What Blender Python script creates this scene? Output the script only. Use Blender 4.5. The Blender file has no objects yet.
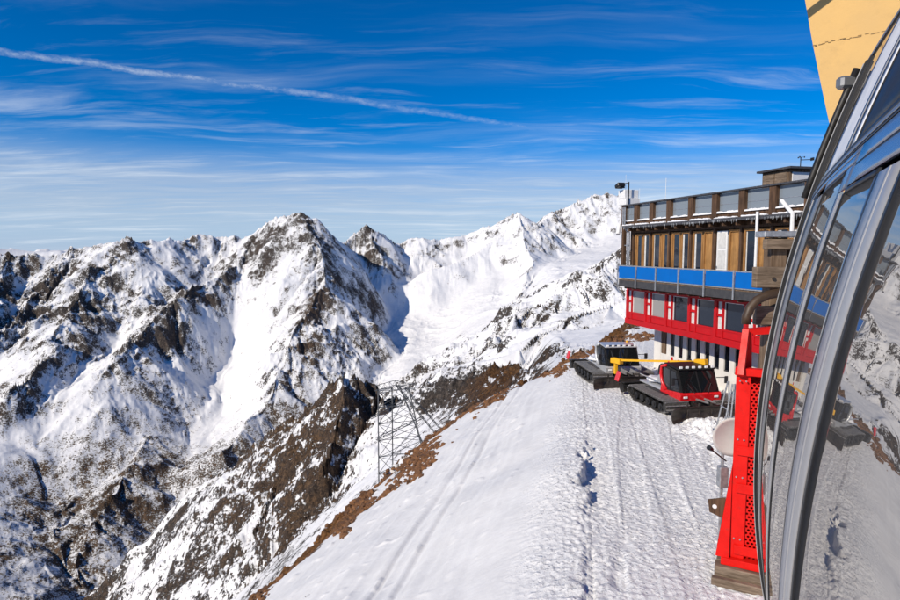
import bpy, bmesh, math, random
import numpy as np
from mathutils import Vector, Matrix
random.seed(7)
rng = np.random.default_rng(11)
sc = bpy.context.scene
col = sc.collection
R = math.radians
# ------------------------------------------------------------------ camera, sky, sun, exposure
F = 600.0                                   # focal length in photo pixels (photo is 900 x 600)
PITCH = math.atan(50 / F)                   # horizon on row 250
cam = bpy.data.cameras.new("camera")
cam.lens = 24; cam.sensor_width = 36; cam.clip_start = 0.05; cam.clip_end = 60000
camo = bpy.data.objects.new("camera", cam); col.objects.link(camo)
camo.rotation_euler = (math.pi / 2 - PITCH, 0, 0)
sc.camera = camo
SUN_AZ, SUN_EL = 130.0, 30.5                # degrees to the left of the view direction, elevation
sdir = Vector((-math.sin(R(SUN_AZ)) * math.cos(R(SUN_EL)), math.cos(R(SUN_AZ)) * math.cos(R(SUN_EL)), math.sin(R(SUN_EL))))
sun = bpy.data.lights.new("sun", 'SUN'); sun.energy = 4.3; sun.angle = R(0.53); sun.color = (1.0, 0.905, 0.775)
suno = bpy.data.objects.new("sun", sun); col.objects.link(suno)
suno.rotation_euler = sdir.to_track_quat('Z', 'Y').to_euler()
sc.view_settings.view_transform = 'Standard'; sc.view_settings.look = 'None'
sc.view_settings.exposure = 0.06; sc.view_settings.gamma = 1.0; sc.view_settings.use_curve_mapping = False
try:
    sc.cycles.use_denoising = True; sc.cycles.max_bounces = 6; sc.cycles.diffuse_bounces = 2
    sc.cycles.glossy_bounces = 3; sc.cycles.transmission_bounces = 4; sc.cycles.sample_clamp_indirect = 6
except Exception:
    pass

class NT:                                   # small helper around a node tree
    def __init__(s, tree): s.t = tree; s.t.nodes.clear()
    def n(s, typ, **kw):
        nd = s.t.nodes.new(typ)
        ins = kw.pop('ins', {})
        for k, v in kw.items(): setattr(nd, k, v)
        for k, v in ins.items():
            if isinstance(v, bpy.types.NodeSocket): s.t.links.new(v, nd.inputs[k])
            else: nd.inputs[k].default_value = v
        return nd
    def link(s, a, b): s.t.links.new(a, b)
    def math(s, op, a, b=None, c=None, clamp=False):
        nd = s.t.nodes.new('ShaderNodeMath'); nd.operation = op; nd.use_clamp = clamp
        for i, v in enumerate((a, b, c)):
            if v is None: continue
            if isinstance(v, bpy.types.NodeSocket): s.t.links.new(v, nd.inputs[i])
            else: nd.inputs[i].default_value = v
        return nd.outputs[0]
    def ramp(s, fac, a, b, lo=0.0, hi=1.0, smooth=True):
        nd = s.t.nodes.new('ShaderNodeMapRange'); nd.interpolation_type = 'SMOOTHSTEP' if smooth else 'LINEAR'
        s.t.links.new(fac, nd.inputs['Value'])
        nd.inputs['From Min'].default_value = a; nd.inputs['From Max'].default_value = b
        nd.inputs['To Min'].default_value = lo; nd.inputs['To Max'].default_value = hi
        return nd.outputs['Result']
    def mix(s, fac, a, b, blend='MIX'):
        nd = s.t.nodes.new('ShaderNodeMix'); nd.data_type = 'RGBA'; nd.blend_type = blend
        for k, v in ((0, fac), (6, a), (7, b)):
            if isinstance(v, bpy.types.NodeSocket): s.t.links.new(v, nd.inputs[k])
            elif k == 0: nd.inputs[0].default_value = v
            else: nd.inputs[k].default_value = (*v[:3], 1)
        return nd.outputs[2]
    def noise(s, vec, scale, detail=4, rough=0.55, dist=0.0):
        nd = s.t.nodes.new('ShaderNodeTexNoise')
        nd.inputs['Scale'].default_value = scale; nd.inputs['Detail'].default_value = detail
        nd.inputs['Roughness'].default_value = rough; nd.inputs['Distortion'].default_value = dist
        if vec is not None: s.t.links.new(vec, nd.inputs['Vector'])
        return nd.outputs['Fac']
    def mapping(s, vec, scale=(1, 1, 1), rot=(0, 0, 0), loc=(0, 0, 0)):
        nd = s.t.nodes.new('ShaderNodeMapping')
        s.t.links.new(vec, nd.inputs['Vector'])
        nd.inputs['Scale'].default_value = scale; nd.inputs['Rotation'].default_value = rot; nd.inputs['Location'].default_value = loc
        return nd.outputs[0]

def pix_ray(px, py):
    u = (px - 450) / F; v = (300 - py) / F
    cp, sp = math.cos(PITCH), math.sin(PITCH)
    return Vector((u, cp + v * sp, -sp + v * cp))
def at_range(px, py, d):                    # point on a pixel's ray at horizontal distance d
    r = pix_ray(px, py); return r * (d / math.hypot(r.x, r.y))
def at_z(px, py, z):
    r = pix_ray(px, py); return r * (z / r.z)

def make_world():
    w = bpy.data.worlds.new("World"); sc.world = w; w.use_nodes = True
    N = NT(w.node_tree)
    out = N.n('ShaderNodeOutputWorld'); bg = N.n('ShaderNodeBackground')
    bg.inputs['Strength'].default_value = 0.105
    sky = N.n('ShaderNodeTexSky'); sky.sky_type = 'NISHITA'; sky.sun_disc = False
    sky.sun_elevation = R(SUN_EL)
    # sun_rotation turns clockwise from +Y seen from above
    sky.sun_rotation = R(360 - SUN_AZ)
    sky.altitude = 3000; sky.air_density = 1.0; sky.dust_density = 0.15; sky.ozone_density = 2.5
    hs = N.n('ShaderNodeHueSaturation', ins={'Color': sky.outputs[0], 'Saturation': 1.6, 'Hue': 0.508, 'Value': 1.12})
    tc = N.n('ShaderNodeTexCoord')
    d = tc.outputs['Generated']
    sep = N.n('ShaderNodeSeparateXYZ', ins={0: d})
    z = sep.outputs[2]
    # clouds lie on a high layer: project the direction on a plane
    zz = N.math('ADD', N.math('MAXIMUM', z, 0.0), 0.06)
    px_ = N.math('DIVIDE', sep.outputs[0], zz); py_ = N.math('DIVIDE', sep.outputs[1], zz)
    cmb = N.n('ShaderNodeCombineXYZ', ins={0: px_, 1: py_, 2: 0.0})
    warp = N.n('ShaderNodeTexNoise', ins={'Vector': cmb.outputs[0], 'Scale': 0.55, 'Detail': 3.0})
    wv = N.n('ShaderNodeVectorMath', operation='MULTIPLY_ADD', ins={0: warp.outputs['Color'], 1: (0.9, 0.9, 0), 2: cmb.outputs[0]})
    m1 = N.mapping(wv.outputs[0], scale=(0.30, 0.95, 1), rot=(0, 0, R(7)), loc=(3.1, 1.7, 0))
    c1 = N.noise(m1, 1.25, 9, 0.62, 0.35)
    m2 = N.mapping(wv.outputs[0], scale=(0.5, 2.6, 1), rot=(0, 0, R(-12)), loc=(1.0, 4.0, 0))
    c2 = N.noise(m2, 1.5, 8, 0.66, 0.2)
    big = N.noise(N.mapping(cmb.outputs[0], scale=(0.22, 0.5, 1), loc=(0.4, 2.2, 0)), 1.0, 3, 0.5)
    cirrus = N.math('MULTIPLY', N.ramp(c1, 0.47, 0.78), N.ramp(big, 0.36, 0.64))
    streak = N.math('MULTIPLY', N.ramp(c2, 0.50, 0.82), 0.62)
    band = N.ramp(z, 0.42, 0.10)                     # a cirrostratus deck thickens to the horizon
    clo = N.math('MULTIPLY', N.math('ADD', N.math('MULTIPLY', cirrus, 1.05), streak), N.math('ADD', N.math('MULTIPLY', band, 0.68), 0.06))
    haze = N.math('MULTIPLY', N.math('POWER', N.ramp(z, 0.21, -0.01), 1.3), 0.85)
    veil = N.math('MULTIPLY', N.math('MULTIPLY', N.ramp(z, 0.17, 0.10), N.ramp(z, 0.0, 0.075)), N.ramp(c2, 0.25, 0.6, 0.25, 0.5))
    # contrail: a great circle through the two ends seen in the photograph
    a = pix_ray(-40, 46).normalized(); b = pix_ray(505, 123).normalized()
    nrm = a.cross(b).normalized(); mid = (a + b).normalized(); half = a.angle(b) / 2
    dn = N.n('ShaderNodeVectorMath', operation='DOT_PRODUCT', ins={0: d, 1: tuple(nrm)}).outputs['Value']
    along = N.n('ShaderNodeVectorMath', operation='DOT_PRODUCT', ins={0: d, 1: tuple((b - a).normalized())}).outputs['Value']
    front = N.n('ShaderNodeVectorMath', operation='DOT_PRODUCT', ins={0: d, 1: tuple(mid)}).outputs['Value']
    wob = N.noise(d, 14.0, 6, 0.65)
    wob2 = N.noise(N.mapping(d, scale=(40, 40, 90)), 1.0, 6, 0.75)
    bow = N.math('MULTIPLY', N.math('SUBTRACT', N.math('MULTIPLY', along, along), 0.06), -0.028)
    off = N.math('ADD', N.math('ADD', dn, bow), N.math('MULTIPLY', N.math('SUBTRACT', wob, 0.5), 0.016))
    off = N.math('ABSOLUTE', off)
    thick = N.math('ADD', N.ramp(along, -0.45, 0.45, 0.0042, 0.0036, False), N.math('MULTIPLY', wob2, 0.003))
    core = N.math('SUBTRACT', 1.0, N.math('DIVIDE', off, thick), clamp=True)
    ext = N.math('MULTIPLY', N.ramp(along, 0.46, 0.36), N.ramp(front, 0.5, 0.75))
    trail = N.math('MULTIPLY', N.math('MULTIPLY', N.math('POWER', core, 0.8), ext), N.math('MULTIPLY', N.ramp(wob2, 0.3, 0.75, 0.12, 0.75), N.ramp(along, -0.2, 0.4, 0.62, 0.35)))
    fac = N.math('MAXIMUM', N.math('MAXIMUM', clo, trail), 0.0, clamp=True)
    fac = N.math('MINIMUM', fac, 0.85)
    c = N.mix(haze, hs.outputs[0], (3.3, 4.5, 6.7))
    c = N.mix(veil, c, (5.2, 5.6, 6.2))
    c = N.mix(fac, c, (7.6, 8.2, 8.9))
    N.link(c, bg.inputs['Color']); N.link(bg.outputs[0], out.inputs[0])
make_world()

# ------------------------------------------------------------------ helpers
def tag(o, label=None, cat=None, group=None, kind=None):
    if label: o['label'] = label
    if cat: o['category'] = cat
    if group: o['group'] = group
    if kind: o['kind'] = kind
    return o
def empty(name, loc=(0, 0, 0), rz=0.0):
    o = bpy.data.objects.new(name, None); col.objects.link(o)
    o.location = loc; o.rotation_euler = (0, 0, rz); o.empty_display_size = 0.2
    return o
def link_mesh(name, me, mat=None, parent=None, smooth=False):
    o = bpy.data.objects.new(name, me); col.objects.link(o)
    if mat is not None: me.materials.append(mat)
    if parent is not None: o.parent = parent
    if smooth: me.polygons.foreach_set('use_smooth', np.ones(len(me.polygons), dtype=bool))
    return o
class MB:                                   # collects shapes for ONE mesh object
    def __init__(s): s.v = []; s.f = []; s.m = []; s.cur = 0
    def add(s, vs, fs):
        b = len(s.v); s.v += [tuple(v) for v in vs]; s.f += [tuple(i + b for i in f) for f in fs]; s.m += [s.cur] * len(fs); return s
    def box(s, c, size, M=None, bev=0.0):
        x, y, z = (k / 2 for k in size)
        if bev > 0:
            b = min(bev, x * .9, y * .9, z * .9); vs = []
            # chamfered box: 24 verts
            for sx in (-1, 1):
                for sy in (-1, 1):
                    for sz in (-1, 1):
                        vs += [(sx * x, sy * (y - b), sz * (z - b)), (sx * (x - b), sy * y, sz * (z - b)), (sx * (x - b), sy * (y - b), sz * z)]
            def I(sx, sy, sz, k): return ((sx > 0) * 4 + (sy > 0) * 2 + (sz > 0)) * 3 + k
            fs = []
            for q in (-1, 1):
                f = [I(q, -1, -1, 0), I(q, 1, -1, 0), I(q, 1, 1, 0), I(q, -1, 1, 0)]; fs.append(f if q > 0 else f[::-1])
                f = [I(-1, q, -1, 1), I(-1, q, 1, 1), I(1, q, 1, 1), I(1, q, -1, 1)]; fs.append(f if q > 0 else f[::-1])
                f = [I(-1, -1, q, 2), I(1, -1, q, 2), I(1, 1, q, 2), I(-1, 1, q, 2)]; fs.append(f if q > 0 else f[::-1])
                for r in (-1, 1):
                    fs.append([I(q, r, -1, 0), I(q, r, 1, 0), I(q, r, 1, 1), I(q, r, -1, 1)])
                    fs.append([I(q, -1, r, 0), I(q, 1, r, 0), I(q, 1, r, 2), I(q, -1, r, 2)])
                    fs.append([I(-1, q, r, 1), I(1, q, r, 1), I(1, q, r, 2), I(-1, q, r, 2)])
                    for t in (-1, 1): fs.append([I(q, r, t, 0), I(q, r, t, 1), I(q, r, t, 2)])
        else:
            vs = [(-x, -y, -z), (x, -y, -z), (x, y, -z), (-x, y, -z), (-x, -y, z), (x, -y, z), (x, y, z), (-x, y, z)]
            fs = [(0, 3, 2, 1), (4, 5, 6, 7), (0, 1, 5, 4), (1, 2, 6, 5), (2, 3, 7, 6), (3, 0, 4, 7)]
        c = Vector(c)
        if M is not None: vs = [c + M @ Vector(v) for v in vs]
        else: vs = [c + Vector(v) for v in vs]
        return s.add(vs, fs)
    def bar(s, a, b, w, h=None, up=(0, 0, 1), bev=0.0):   # rectangular bar from a to b
        a, b = Vector(a), Vector(b); d = b - a; L = d.length
        if L < 1e-6: return s
        z = d / L; u = Vector(up)
        if abs(z.dot(u)) > 0.98: u = Vector((1, 0, 0))
        x = u.cross(z).normalized(); y = z.cross(x)
        M = Matrix((x, y, z)).transposed()
        return s.box((a + b) / 2, (w, h or w, L), M, bev)
    def tube(s, pts, r, n=8, cap=True):
        pts = [Vector(p) for p in pts]; rr = r if isinstance(r, (list, tuple)) else [r] * len(pts)
        ring = []; vs = []; prev = None
        for i, p in enumerate(pts):
            t = (pts[min(i + 1, len(pts) - 1)] - pts[max(i - 1, 0)]).normalized()
            if prev is None:
                u = Vector((0, 0, 1)) if abs(t.z) < 0.9 else Vector((1, 0, 0)); x = u.cross(t).normalized()
            else:
                x = (prev - t * prev.dot(t)).normalized()
            prev = x; y = t.cross(x)
            for k in range(n):
                a = 2 * math.pi * k / n; vs.append(p + (x * math.cos(a) + y * math.sin(a)) * rr[i])
        fs = []
        for i in range(len(pts) - 1):
            for k in range(n):
                a, b = i * n + k, i * n + (k + 1) % n; fs.append((a, b, b + n, a + n))
        if cap: fs.append(tuple(range(n))[::-1]); fs.append(tuple(range((len(pts) - 1) * n, len(pts) * n)))
        return s.add(vs, fs)
    def prism(s, poly, axis_from, axis_to):  # poly: list of 3D points; extrude by vector
        e = Vector(axis_to) - Vector(axis_from); n = len(poly)
        vs = [Vector(p) for p in poly] + [Vector(p) + e for p in poly]
        fs = [tuple(range(n))[::-1], tuple(range(n, 2 * n))] + [(i, (i + 1) % n, (i + 1) % n + n, i + n) for i in range(n)]
        return s.add(vs, fs)
    def build(s, name, mat, parent=None, smooth=False):
        me = bpy.data.meshes.new(name); me.from_pydata(s.v, [], s.f); 
        bm = bmesh.new(); bm.from_mesh(me); bmesh.ops.recalc_face_normals(bm, faces=bm.faces); bm.to_mesh(me); bm.free()
        if isinstance(mat, (list, tuple)):
            for m in mat: me.materials.append(m)
            if len(mat) > 1: me.polygons.foreach_set('material_index', s.m)
            mat = None
        return link_mesh(name, me, mat, parent, smooth)
# ------------------------------------------------------------------ terrain: noise in numpy
def _h(ix, iy, seed):
    h = (ix.astype(np.int64) * 374761393 + iy.astype(np.int64) * 668265263 + seed * 982451653) & 0xFFFFFFFF
    h = ((h ^ (h >> 13)) * 1274126177) & 0xFFFFFFFF
    h = ((h ^ (h >> 15)) * 2246822519) & 0xFFFFFFFF
    return h ^ (h >> 16)
def _u(ix, iy, seed): return (_h(ix, iy, seed) & 0xFFFFFF).astype(np.float32) / 16777215.0
def gn(x, y, seed=0):                        # gradient noise, about -0.7..0.7
    ix = np.floor(x); iy = np.floor(y); fx = (x - ix).astype(np.float32); fy = (y - iy).astype(np.float32)
    ix = ix.astype(np.int64); iy = iy.astype(np.int64)
    ux = fx * fx * fx * (fx * (fx * 6 - 15) + 10); uy = fy * fy * fy * (fy * (fy * 6 - 15) + 10)
    def g(dx, dy):
        a = _u(ix + dx, iy + dy, seed) * np.float32(2 * math.pi)
        return np.cos(a) * (fx - dx) + np.sin(a) * (fy - dy)
    a = g(0, 0); b = g(1, 0); c = g(0, 1); d = g(1, 1)
    return (a + (b - a) * ux) + ((c + (d - c) * ux) - (a + (b - a) * ux)) * uy
def fbm(x, y, o, seed=0, gain=0.5):
    s = 0; a = 1.0; f = 1.0
    for i in range(o): s = s + a * gn(x * f, y * f, seed + i); a *= gain; f *= 2.03
    return s
def ridged(x, y, o, seed=0, gain=0.5):
    s = 0; a = 1.0; f = 1.0; w = 1.0
    for i in range(o):
        n = 1 - np.abs(gn(x * f, y * f, seed + i)) * 1.9; n = np.clip(n, 0, 1) ** 2
        s = s + a * n * w; w = np.clip(n * 1.4, 0, 1); a *= gain; f *= 2.07
    return s
def erosion(x, y, dx, dy, seed):             # gully noise whose stripes run down the slope
    ix = np.floor(x); iy = np.floor(y); fx = (x - ix).astype(np.float32); fy = (y - iy).astype(np.float32)
    ix = ix.astype(np.int64); iy = iy.astype(np.int64)
    va = np.zeros_like(fx); gx = np.zeros_like(fx); gy = np.zeros_like(fx); wt = np.zeros_like(fx)
    for i in range(-1, 2):
        for j in range(-1, 2):
            jx = _u(ix + i, iy + j, seed) ; jy = _u(ix + i, iy + j, seed + 7)
            px = fx - i - jx * 0.8 - 0.1; py = fy - j - jy * 0.8 - 0.1
            w = np.exp(-(px * px + py * py) * 2.2)
            m = (px * dx + py * dy) * np.float32(2 * math.pi)
            va += np.cos(m) * w; s = -np.sin(m) * w; gx += s * dx; gy += s * dy; wt += w
    return va / wt, gx / wt, gy / wt
def sstep(a, b, x):
    t = np.clip((x - a) / (b - a), 0, 1); return t * t * (3 - 2 * t)

def grid_mesh(name, X, Y, Z, attrs, mat, wrap=False):
    nr, nc = X.shape
    co = np.stack([X, Y, Z], -1).reshape(-1, 3).astype(np.float32)
    i = np.arange(nr - 1)[:, None]; j = np.arange(nc if wrap else nc - 1)[None, :]; j2 = (j + 1) % nc
    q = np.stack([i * nc + j, i * nc + j2, (i + 1) * nc + j2, (i + 1) * nc + j], -1).reshape(-1, 4).astype(np.int32)
    me = bpy.data.meshes.new(name)
    me.vertices.add(len(co)); me.vertices.foreach_set('co', co.ravel())
    me.loops.add(q.size); me.loops.foreach_set('vertex_index', q.ravel())
    me.polygons.add(len(q)); me.polygons.foreach_set('loop_start', np.arange(0, q.size, 4, dtype=np.int32))
    try: me.polygons.foreach_set('loop_total', np.full(len(q), 4, dtype=np.int32))
    except Exception: pass
    me.update(calc_edges=True)
    for k, a in attrs.items():
        at = me.attributes.new(k, 'FLOAT', 'POINT'); at.data.foreach_set('value', a.ravel().astype(np.float32))
    o = link_mesh(name, me, mat, None, True)
    return o

def seg_field(X, Y, pts, slope_l, slope_r, pw=1.0):
    """height of a ridge: crest height minus slope times distance, best over the segments"""
    best = np.full(X.shape, -1e5, np.float32)
    for a, b in zip(pts[:-1], pts[1:]):
        ex, ey = b[0] - a[0], b[1] - a[1]; L2 = ex * ex + ey * ey + 1e-6
        t = np.clip(((X - a[0]) * ex + (Y - a[1]) * ey) / L2, 0, 1)
        qx = X - (a[0] + t * ex); qy = Y - (a[1] + t * ey)
        d = np.sqrt(qx * qx + qy * qy)
        side = 0.5 + 0.5 * np.clip((ex * qy - ey * qx) / (math.sqrt(L2) * (d + 12.0)), -1, 1)   # 1 left of travel
        s = slope_r + (slope_l - slope_r) * side
        h = a[2] + t * (b[2] - a[2]) - s * d - 0.0005 * d * d
        np.maximum(best, h, out=best)
    return best

# ---- far terrain: a polar sheet round the camera, reaching the horizon
def far_terrain():
    az = np.concatenate([np.arange(-178, -48, 3.0), np.arange(-48, -38, 0.5), np.arange(-38, 18, 0.062), np.arange(18, 48, 0.3), np.arange(48, 180, 3.0)])
    rr = np.concatenate([np.geomspace(46, 500, 130, endpoint=False), np.linspace(500, 1500, 190, endpoint=False),
                         np.linspace(1500, 3100, 270, endpoint=False), np.linspace(3100, 5400, 150, endpoint=False), np.geomspace(5400, 26000, 70)])
    A, Rr = np.meshgrid(np.radians(az), rr)
    A = A.astype(np.float32); Rr = Rr.astype(np.float32)
    X = np.sin(A) * Rr; Y = np.cos(A) * Rr
    # floor profile: photo row seen at a given range, per photo column, with the range from the slope of the ground
    kr = [46, 80, 120, 200, 300, 500, 800, 1000, 1200, 1400, 1600, 1850, 2000, 2150, 2500, 2800, 3100, 3400, 3800, 4300, 5000, 6500, 26000]
    tab = {
        -400: [760, 760, 740, 740, 740, 730, 720, 690, 640, 600, 552, 495, 452, 425, 378, 335, 300, 285, 275, 268, 262, 262, 254],
        60:   [800, 780, 760, 760, 760, 750, 730, 700, 650, 604, 556, 497, 448, 420, 378, 338, 300, 276, 268, 263, 262, 262, 254],
        225:  [760, 740, 720, 700, 690, 680, 640, 610, 580, 560, 540, 488, 444, 420, 372, 336, 300, 276, 266, 262, 260, 258, 254],
        280:  [740, 720, 700, 680, 670, 650, 600, 575, 550, 530, 510, 470, 438, 416, 374, 341, 307, 277, 264, 260, 258, 256, 254],
        330:  [700, 690, 680, 660, 640, 600, 545, 520, 500, 480, 465, 445, 425, 408, 375, 343, 312, 275, 262, 256, 254, 254, 254],
        420:  [600, 575, 555, 540, 525, 505, 475, 460, 445, 435, 425, 405, 390, 378, 350, 328, 307, 288, 266, 255, 254, 254, 254],
        500:  [520, 475, 455, 440, 430, 418, 400, 390, 378, 368, 356, 342, 335, 328, 312, 298, 284, 268, 246, 238, 240, 246, 252],
        560:  [470, 410, 385, 372, 362, 350, 336, 328, 318, 309, 300, 292, 289, 286, 278, 270, 262, 256, 249, 243, 228, 236, 252],
        625:  [420, 385, 372, 360, 352, 342, 328, 318, 308, 297, 288, 280, 277, 274, 268, 262, 257, 252, 246, 238, 222, 226, 252],
        900:  [400, 380, 368, 355, 345, 335, 318, 308, 298, 288, 280, 274, 271, 268, 262, 258, 254, 250, 245, 240, 230, 236, 252],
        1500: [420, 420, 420, 400, 380, 350, 330, 320, 310, 300, 290, 280, 275, 270, 265, 260, 255, 250, 248, 246, 244, 246, 254],
    }
    cols = sorted(tab); T = np.array([tab[c] for c in cols], np.float32)
    px = 450 + F * np.tan(np.clip(A, -R(70), R(70))) 
    ci = np.clip(np.interp(px.ravel(), cols, np.arange(len(cols))), 0, len(cols) - 1).reshape(px.shape)
    ri = np.interp(np.log(rr), np.log(kr), np.arange(len(kr)))[:, None] * np.ones_like(px)
    # smooth bilinear in (column, log range)
    c0 = np.minimum(ci.astype(int), len(cols) - 2); cf = ci - c0; cf = cf * cf * (3 - 2 * cf)
    r0 = np.minimum(ri.astype(int), len(kr) - 2); rf = ri - r0
    row = (T[c0, r0] * (1 - cf) + T[c0 + 1, r0] * cf) * (1 - rf) + (T[c0, r0 + 1] * (1 - cf) + T[c0 + 1, r0 + 1] * cf) * rf
    cosA = np.cos(np.clip(A, -R(55), R(55)))
    # exact: elevation tangent for a row (camera pitched)
    v = (300 - row) / F; cp, sp = math.cos(PITCH), math.sin(PITCH)
    te = (-sp + v * cp) / (cp + v * sp)
    Z = te * Rr * cosA
    behind = sstep(R(60), R(110), np.abs(A))
    floor_b = -420 - 500 * sstep(200, 1500, Rr) + 950 * sstep(1800, 5200, Rr) - 500 * sstep(5500, 12000, Rr)
    Z = Z * (1 - behind) + floor_b * behind
    for _ in range(2):                            # soften the table
        Zp = np.pad(Z, ((2, 2), (0, 0)), mode='edge'); Z = (Zp[:-4] + Zp[1:-3] + Zp[2:-2] + Zp[3:-1] + Zp[4:]) / 5
    k_ = np.hanning(41); k_ /= k_.sum(); d0 = np.abs(np.degrees(A[0]) + 10) < 27          # soften the table across columns too
    Zs = np.apply_along_axis(lambda r_: np.convolve(np.pad(r_, 20, mode='edge'), k_, mode='valid'), 1, Z); Z = np.where(d0[None, :], Zs, Z)
    def L(*p): return [at_range(a, b, d) for a, b, d in p]
    ridges = [  # points (column, row, range) ; slope on the left of travel, on the right ; rockiness
        (L((-500, 240, 3300), (-260, 236, 3500), (-120, 250, 3200), (0, 254, 3150), (60, 255, 3200), (84, 249, 3150), (112, 242, 3050), (132, 241, 3060), (160, 242, 3150), (190, 238, 3250), (214, 238, 3300), (250, 233, 3300)), 0.55, 0.62),
        (L((398, 246, 3800), (410, 241, 3850), (424, 240, 3850), (442, 240, 3900), (468, 234, 3950), (500, 220, 3950), (515, 213, 3950), (530, 218, 4050), (540, 229, 4300), (552, 213, 4700), (580, 201, 4900), (605, 193, 5000), (630, 199, 5100), (680, 214, 5000), (760, 232, 4800), (900, 240, 4500), (1300, 225, 4300)), 0.7, 0.62),
        # spurs of the main peak
        (L((297, 214, 3100), (310, 240, 2960), (322, 268, 2800), (326, 292, 2640), (312, 318, 2480)), 1.35, 0.62),
        (L((268, 222, 3200), (250, 242, 3080), (236, 262, 2960), (214, 275, 2860), (192, 288, 2760), (168, 304, 2650), (150, 322, 2550), (128, 350, 2400), (112, 372, 2290)), 1.15, 0.5),
        (L((280, 217, 3150), (272, 250, 2990), (262, 275, 2900)), 0.9, 0.6),
        (L((128, 240, 3060), (112, 258, 2960), (92, 275, 2840), (82, 296, 2720), (66, 318, 2600), (52, 338, 2500)), 1.0, 0.5),
        (L((72, 253, 3180), (56, 272, 3020), (40, 292, 2880), (24, 312, 2760), (6, 330, 2650)), 1.0, 0.5),
        (L((10, 254, 3150), (-6, 280, 2950), (-20, 310, 2750)), 1.0, 0.5),
        (L((66, 348, 2460), (48, 362, 2380), (34, 380, 2290), (16, 392, 2240)), 0.9, 0.6),
        (L((130, 350, 2400), (105, 378, 2270), (92, 400, 2180)), 0.5, 0.4),
        # peaks round the cirque and their ribs
        (L((366, 228, 3600), (372, 246, 3480), (384, 262, 3380)), 0.9, 0.75),
        (L((512, 215, 3930), (500, 236, 3750), (478, 252, 3600), (455, 262, 3480), (430, 270, 3400)), 0.5, 0.6),
        (L((518, 216, 3930), (528, 240, 3650), (532, 262, 3300), (524, 284, 2950), (508, 306, 2600), (492, 322, 2400)), 0.6, 0.6),
        (L((552, 213, 4700), (560, 226, 4500), (572, 236, 4350), (588, 240, 4300)), 0.8, 0.7),
        (L((605, 195, 5000), (596, 212, 4850), (580, 226, 4600)), 0.6, 0.55),
        # hill right of the bowl, running down to the left
        (L((720, 225, 1750), (660, 240, 1650), (628, 250, 1560), (602, 262, 1500), (572, 280, 1430), (540, 300, 1360), (512, 320, 1300), (492, 340, 1240), (474, 358, 1190), (462, 376, 1150)), 0.55, 0.45),
        (L((640, 290, 1050), (606, 302, 1000), (570, 318, 940), (540, 338, 880), (520, 354, 830)), 0.5, 0.4),
        # near knob and the crest joining it to this mountain
        (L((600, 352, 260), (566, 362, 330), (538, 368, 430), (512, 369, 540), (492, 376, 640), (470, 383, 740), (446, 394, 840), (420, 400, 900), (398, 402, 930)), 0.75, 0.8),
        (L((398, 402, 930), (384, 394, 930), (370, 383, 930), (352, 373, 925), (338, 372, 920), (322, 384, 930), (304, 404, 960), (280, 428, 1020), (252, 452, 1100), (228, 470, 1160), (204, 500, 1190)), 1.0, 0.95),
        (L((340, 374, 920), (338, 408, 850), (330, 440, 790), (322, 470, 740)), 1.0, 0.95),
        (L((374, 388, 930), (384, 415, 860), (392, 440, 800)), 1.0, 0.95),
        (L((300, 408, 960), (286, 450, 880), (270, 490, 820), (250, 530, 770)), 0.9, 0.8),
        (L((250, 454, 1100), (232, 500, 1010), (214, 545, 930), (200, 590, 870), (190, 640, 820)), 0.8, 0.75),
        (L((204, 500, 1190), (178, 530, 1130), (150, 575, 1060), (130, 620, 1000)), 0.75, 0.7),
        # lower left buttresses under the bench
        (L((150, 436, 2020), (120, 476, 1860), (100, 518, 1700), (84, 568, 1540), (70, 628, 1400)), 0.42, 0.38),
    ]
    ridges.append((L((250, 233, 3300), (264, 224, 3230), (280, 216, 3160), (295, 212, 3100)), 1.0, 1.0))
    ridges.append((L((295, 213, 3100), (310, 217, 3130), (325, 231, 3250), (345, 243, 3500), (356, 234, 3600), (366, 227, 3620), (380, 232, 3640), (398, 246, 3800)), 0.7, 1.05))
    ridges.append((L((326, 292, 2640), (312, 318, 2480), (296, 345, 2330), (280, 380, 2160), (262, 410, 2040), (244, 428, 1960), (220, 450, 1860)), 0.72, 0.50))
    Z -= 35 * sstep(1200, 2200, Rr) * (1 - np.exp(-((px - 235) / 60) ** 2))
    Zr = np.full(Z.shape, -1e5, np.float32)
    wx = X + 55 * fbm(X / 420, Y / 420, 3, 301); wy = Y + 55 * fbm(X / 420, Y / 420, 3, 302)
    wk = sstep(500, 1600, Rr)
    wx = X + (wx - X) * wk; wy = Y + (wy - Y) * wk
    ks = 6 + 70 * sstep(1300, 2300, Rr)
    for pts, sl, sr in ridges:
        zn = seg_field(wx, wy, pts, sl, sr); hh = np.clip(0.5 + 0.5 * (zn - Zr) / ks, 0, 1)
        Zr = Zr + (zn - Zr) * hh + ks * hh * (1 - hh) * 0.5
    kk = 20 + 25 * sstep(600, 2600, Rr)
    hlp = np.clip(0.5 + 0.5 * (Zr - Z) / kk, 0, 1)
    base = Z + (Zr - Z) * hlp + kk * hlp * (1 - hlp) * 0.5
    infl = sstep(-30, 130, Zr - Z)                  # 1 on ridges, 0 on open ground
    patch = sstep(-0.12, 0.30, fbm(X / 520 + 5, Y / 520, 3, 810))
    lowg = sstep(-420, -640, base)
    rough = np.clip(0.12 + 0.75 * infl * (0.45 + 0.55 * patch) + 0.25 * patch + 0.10 * lowg, 0, 1.1)
    basin = np.exp(-(((px - 235 - (Rr - 2400) * 0.03) / 46) ** 2 + ((Rr - 2450) / 420) ** 2))
    kn = np.exp(-(((px - 300) / 90) ** 2)) * sstep(1500, 1100, Rr) * sstep(560, 700, Rr)
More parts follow.
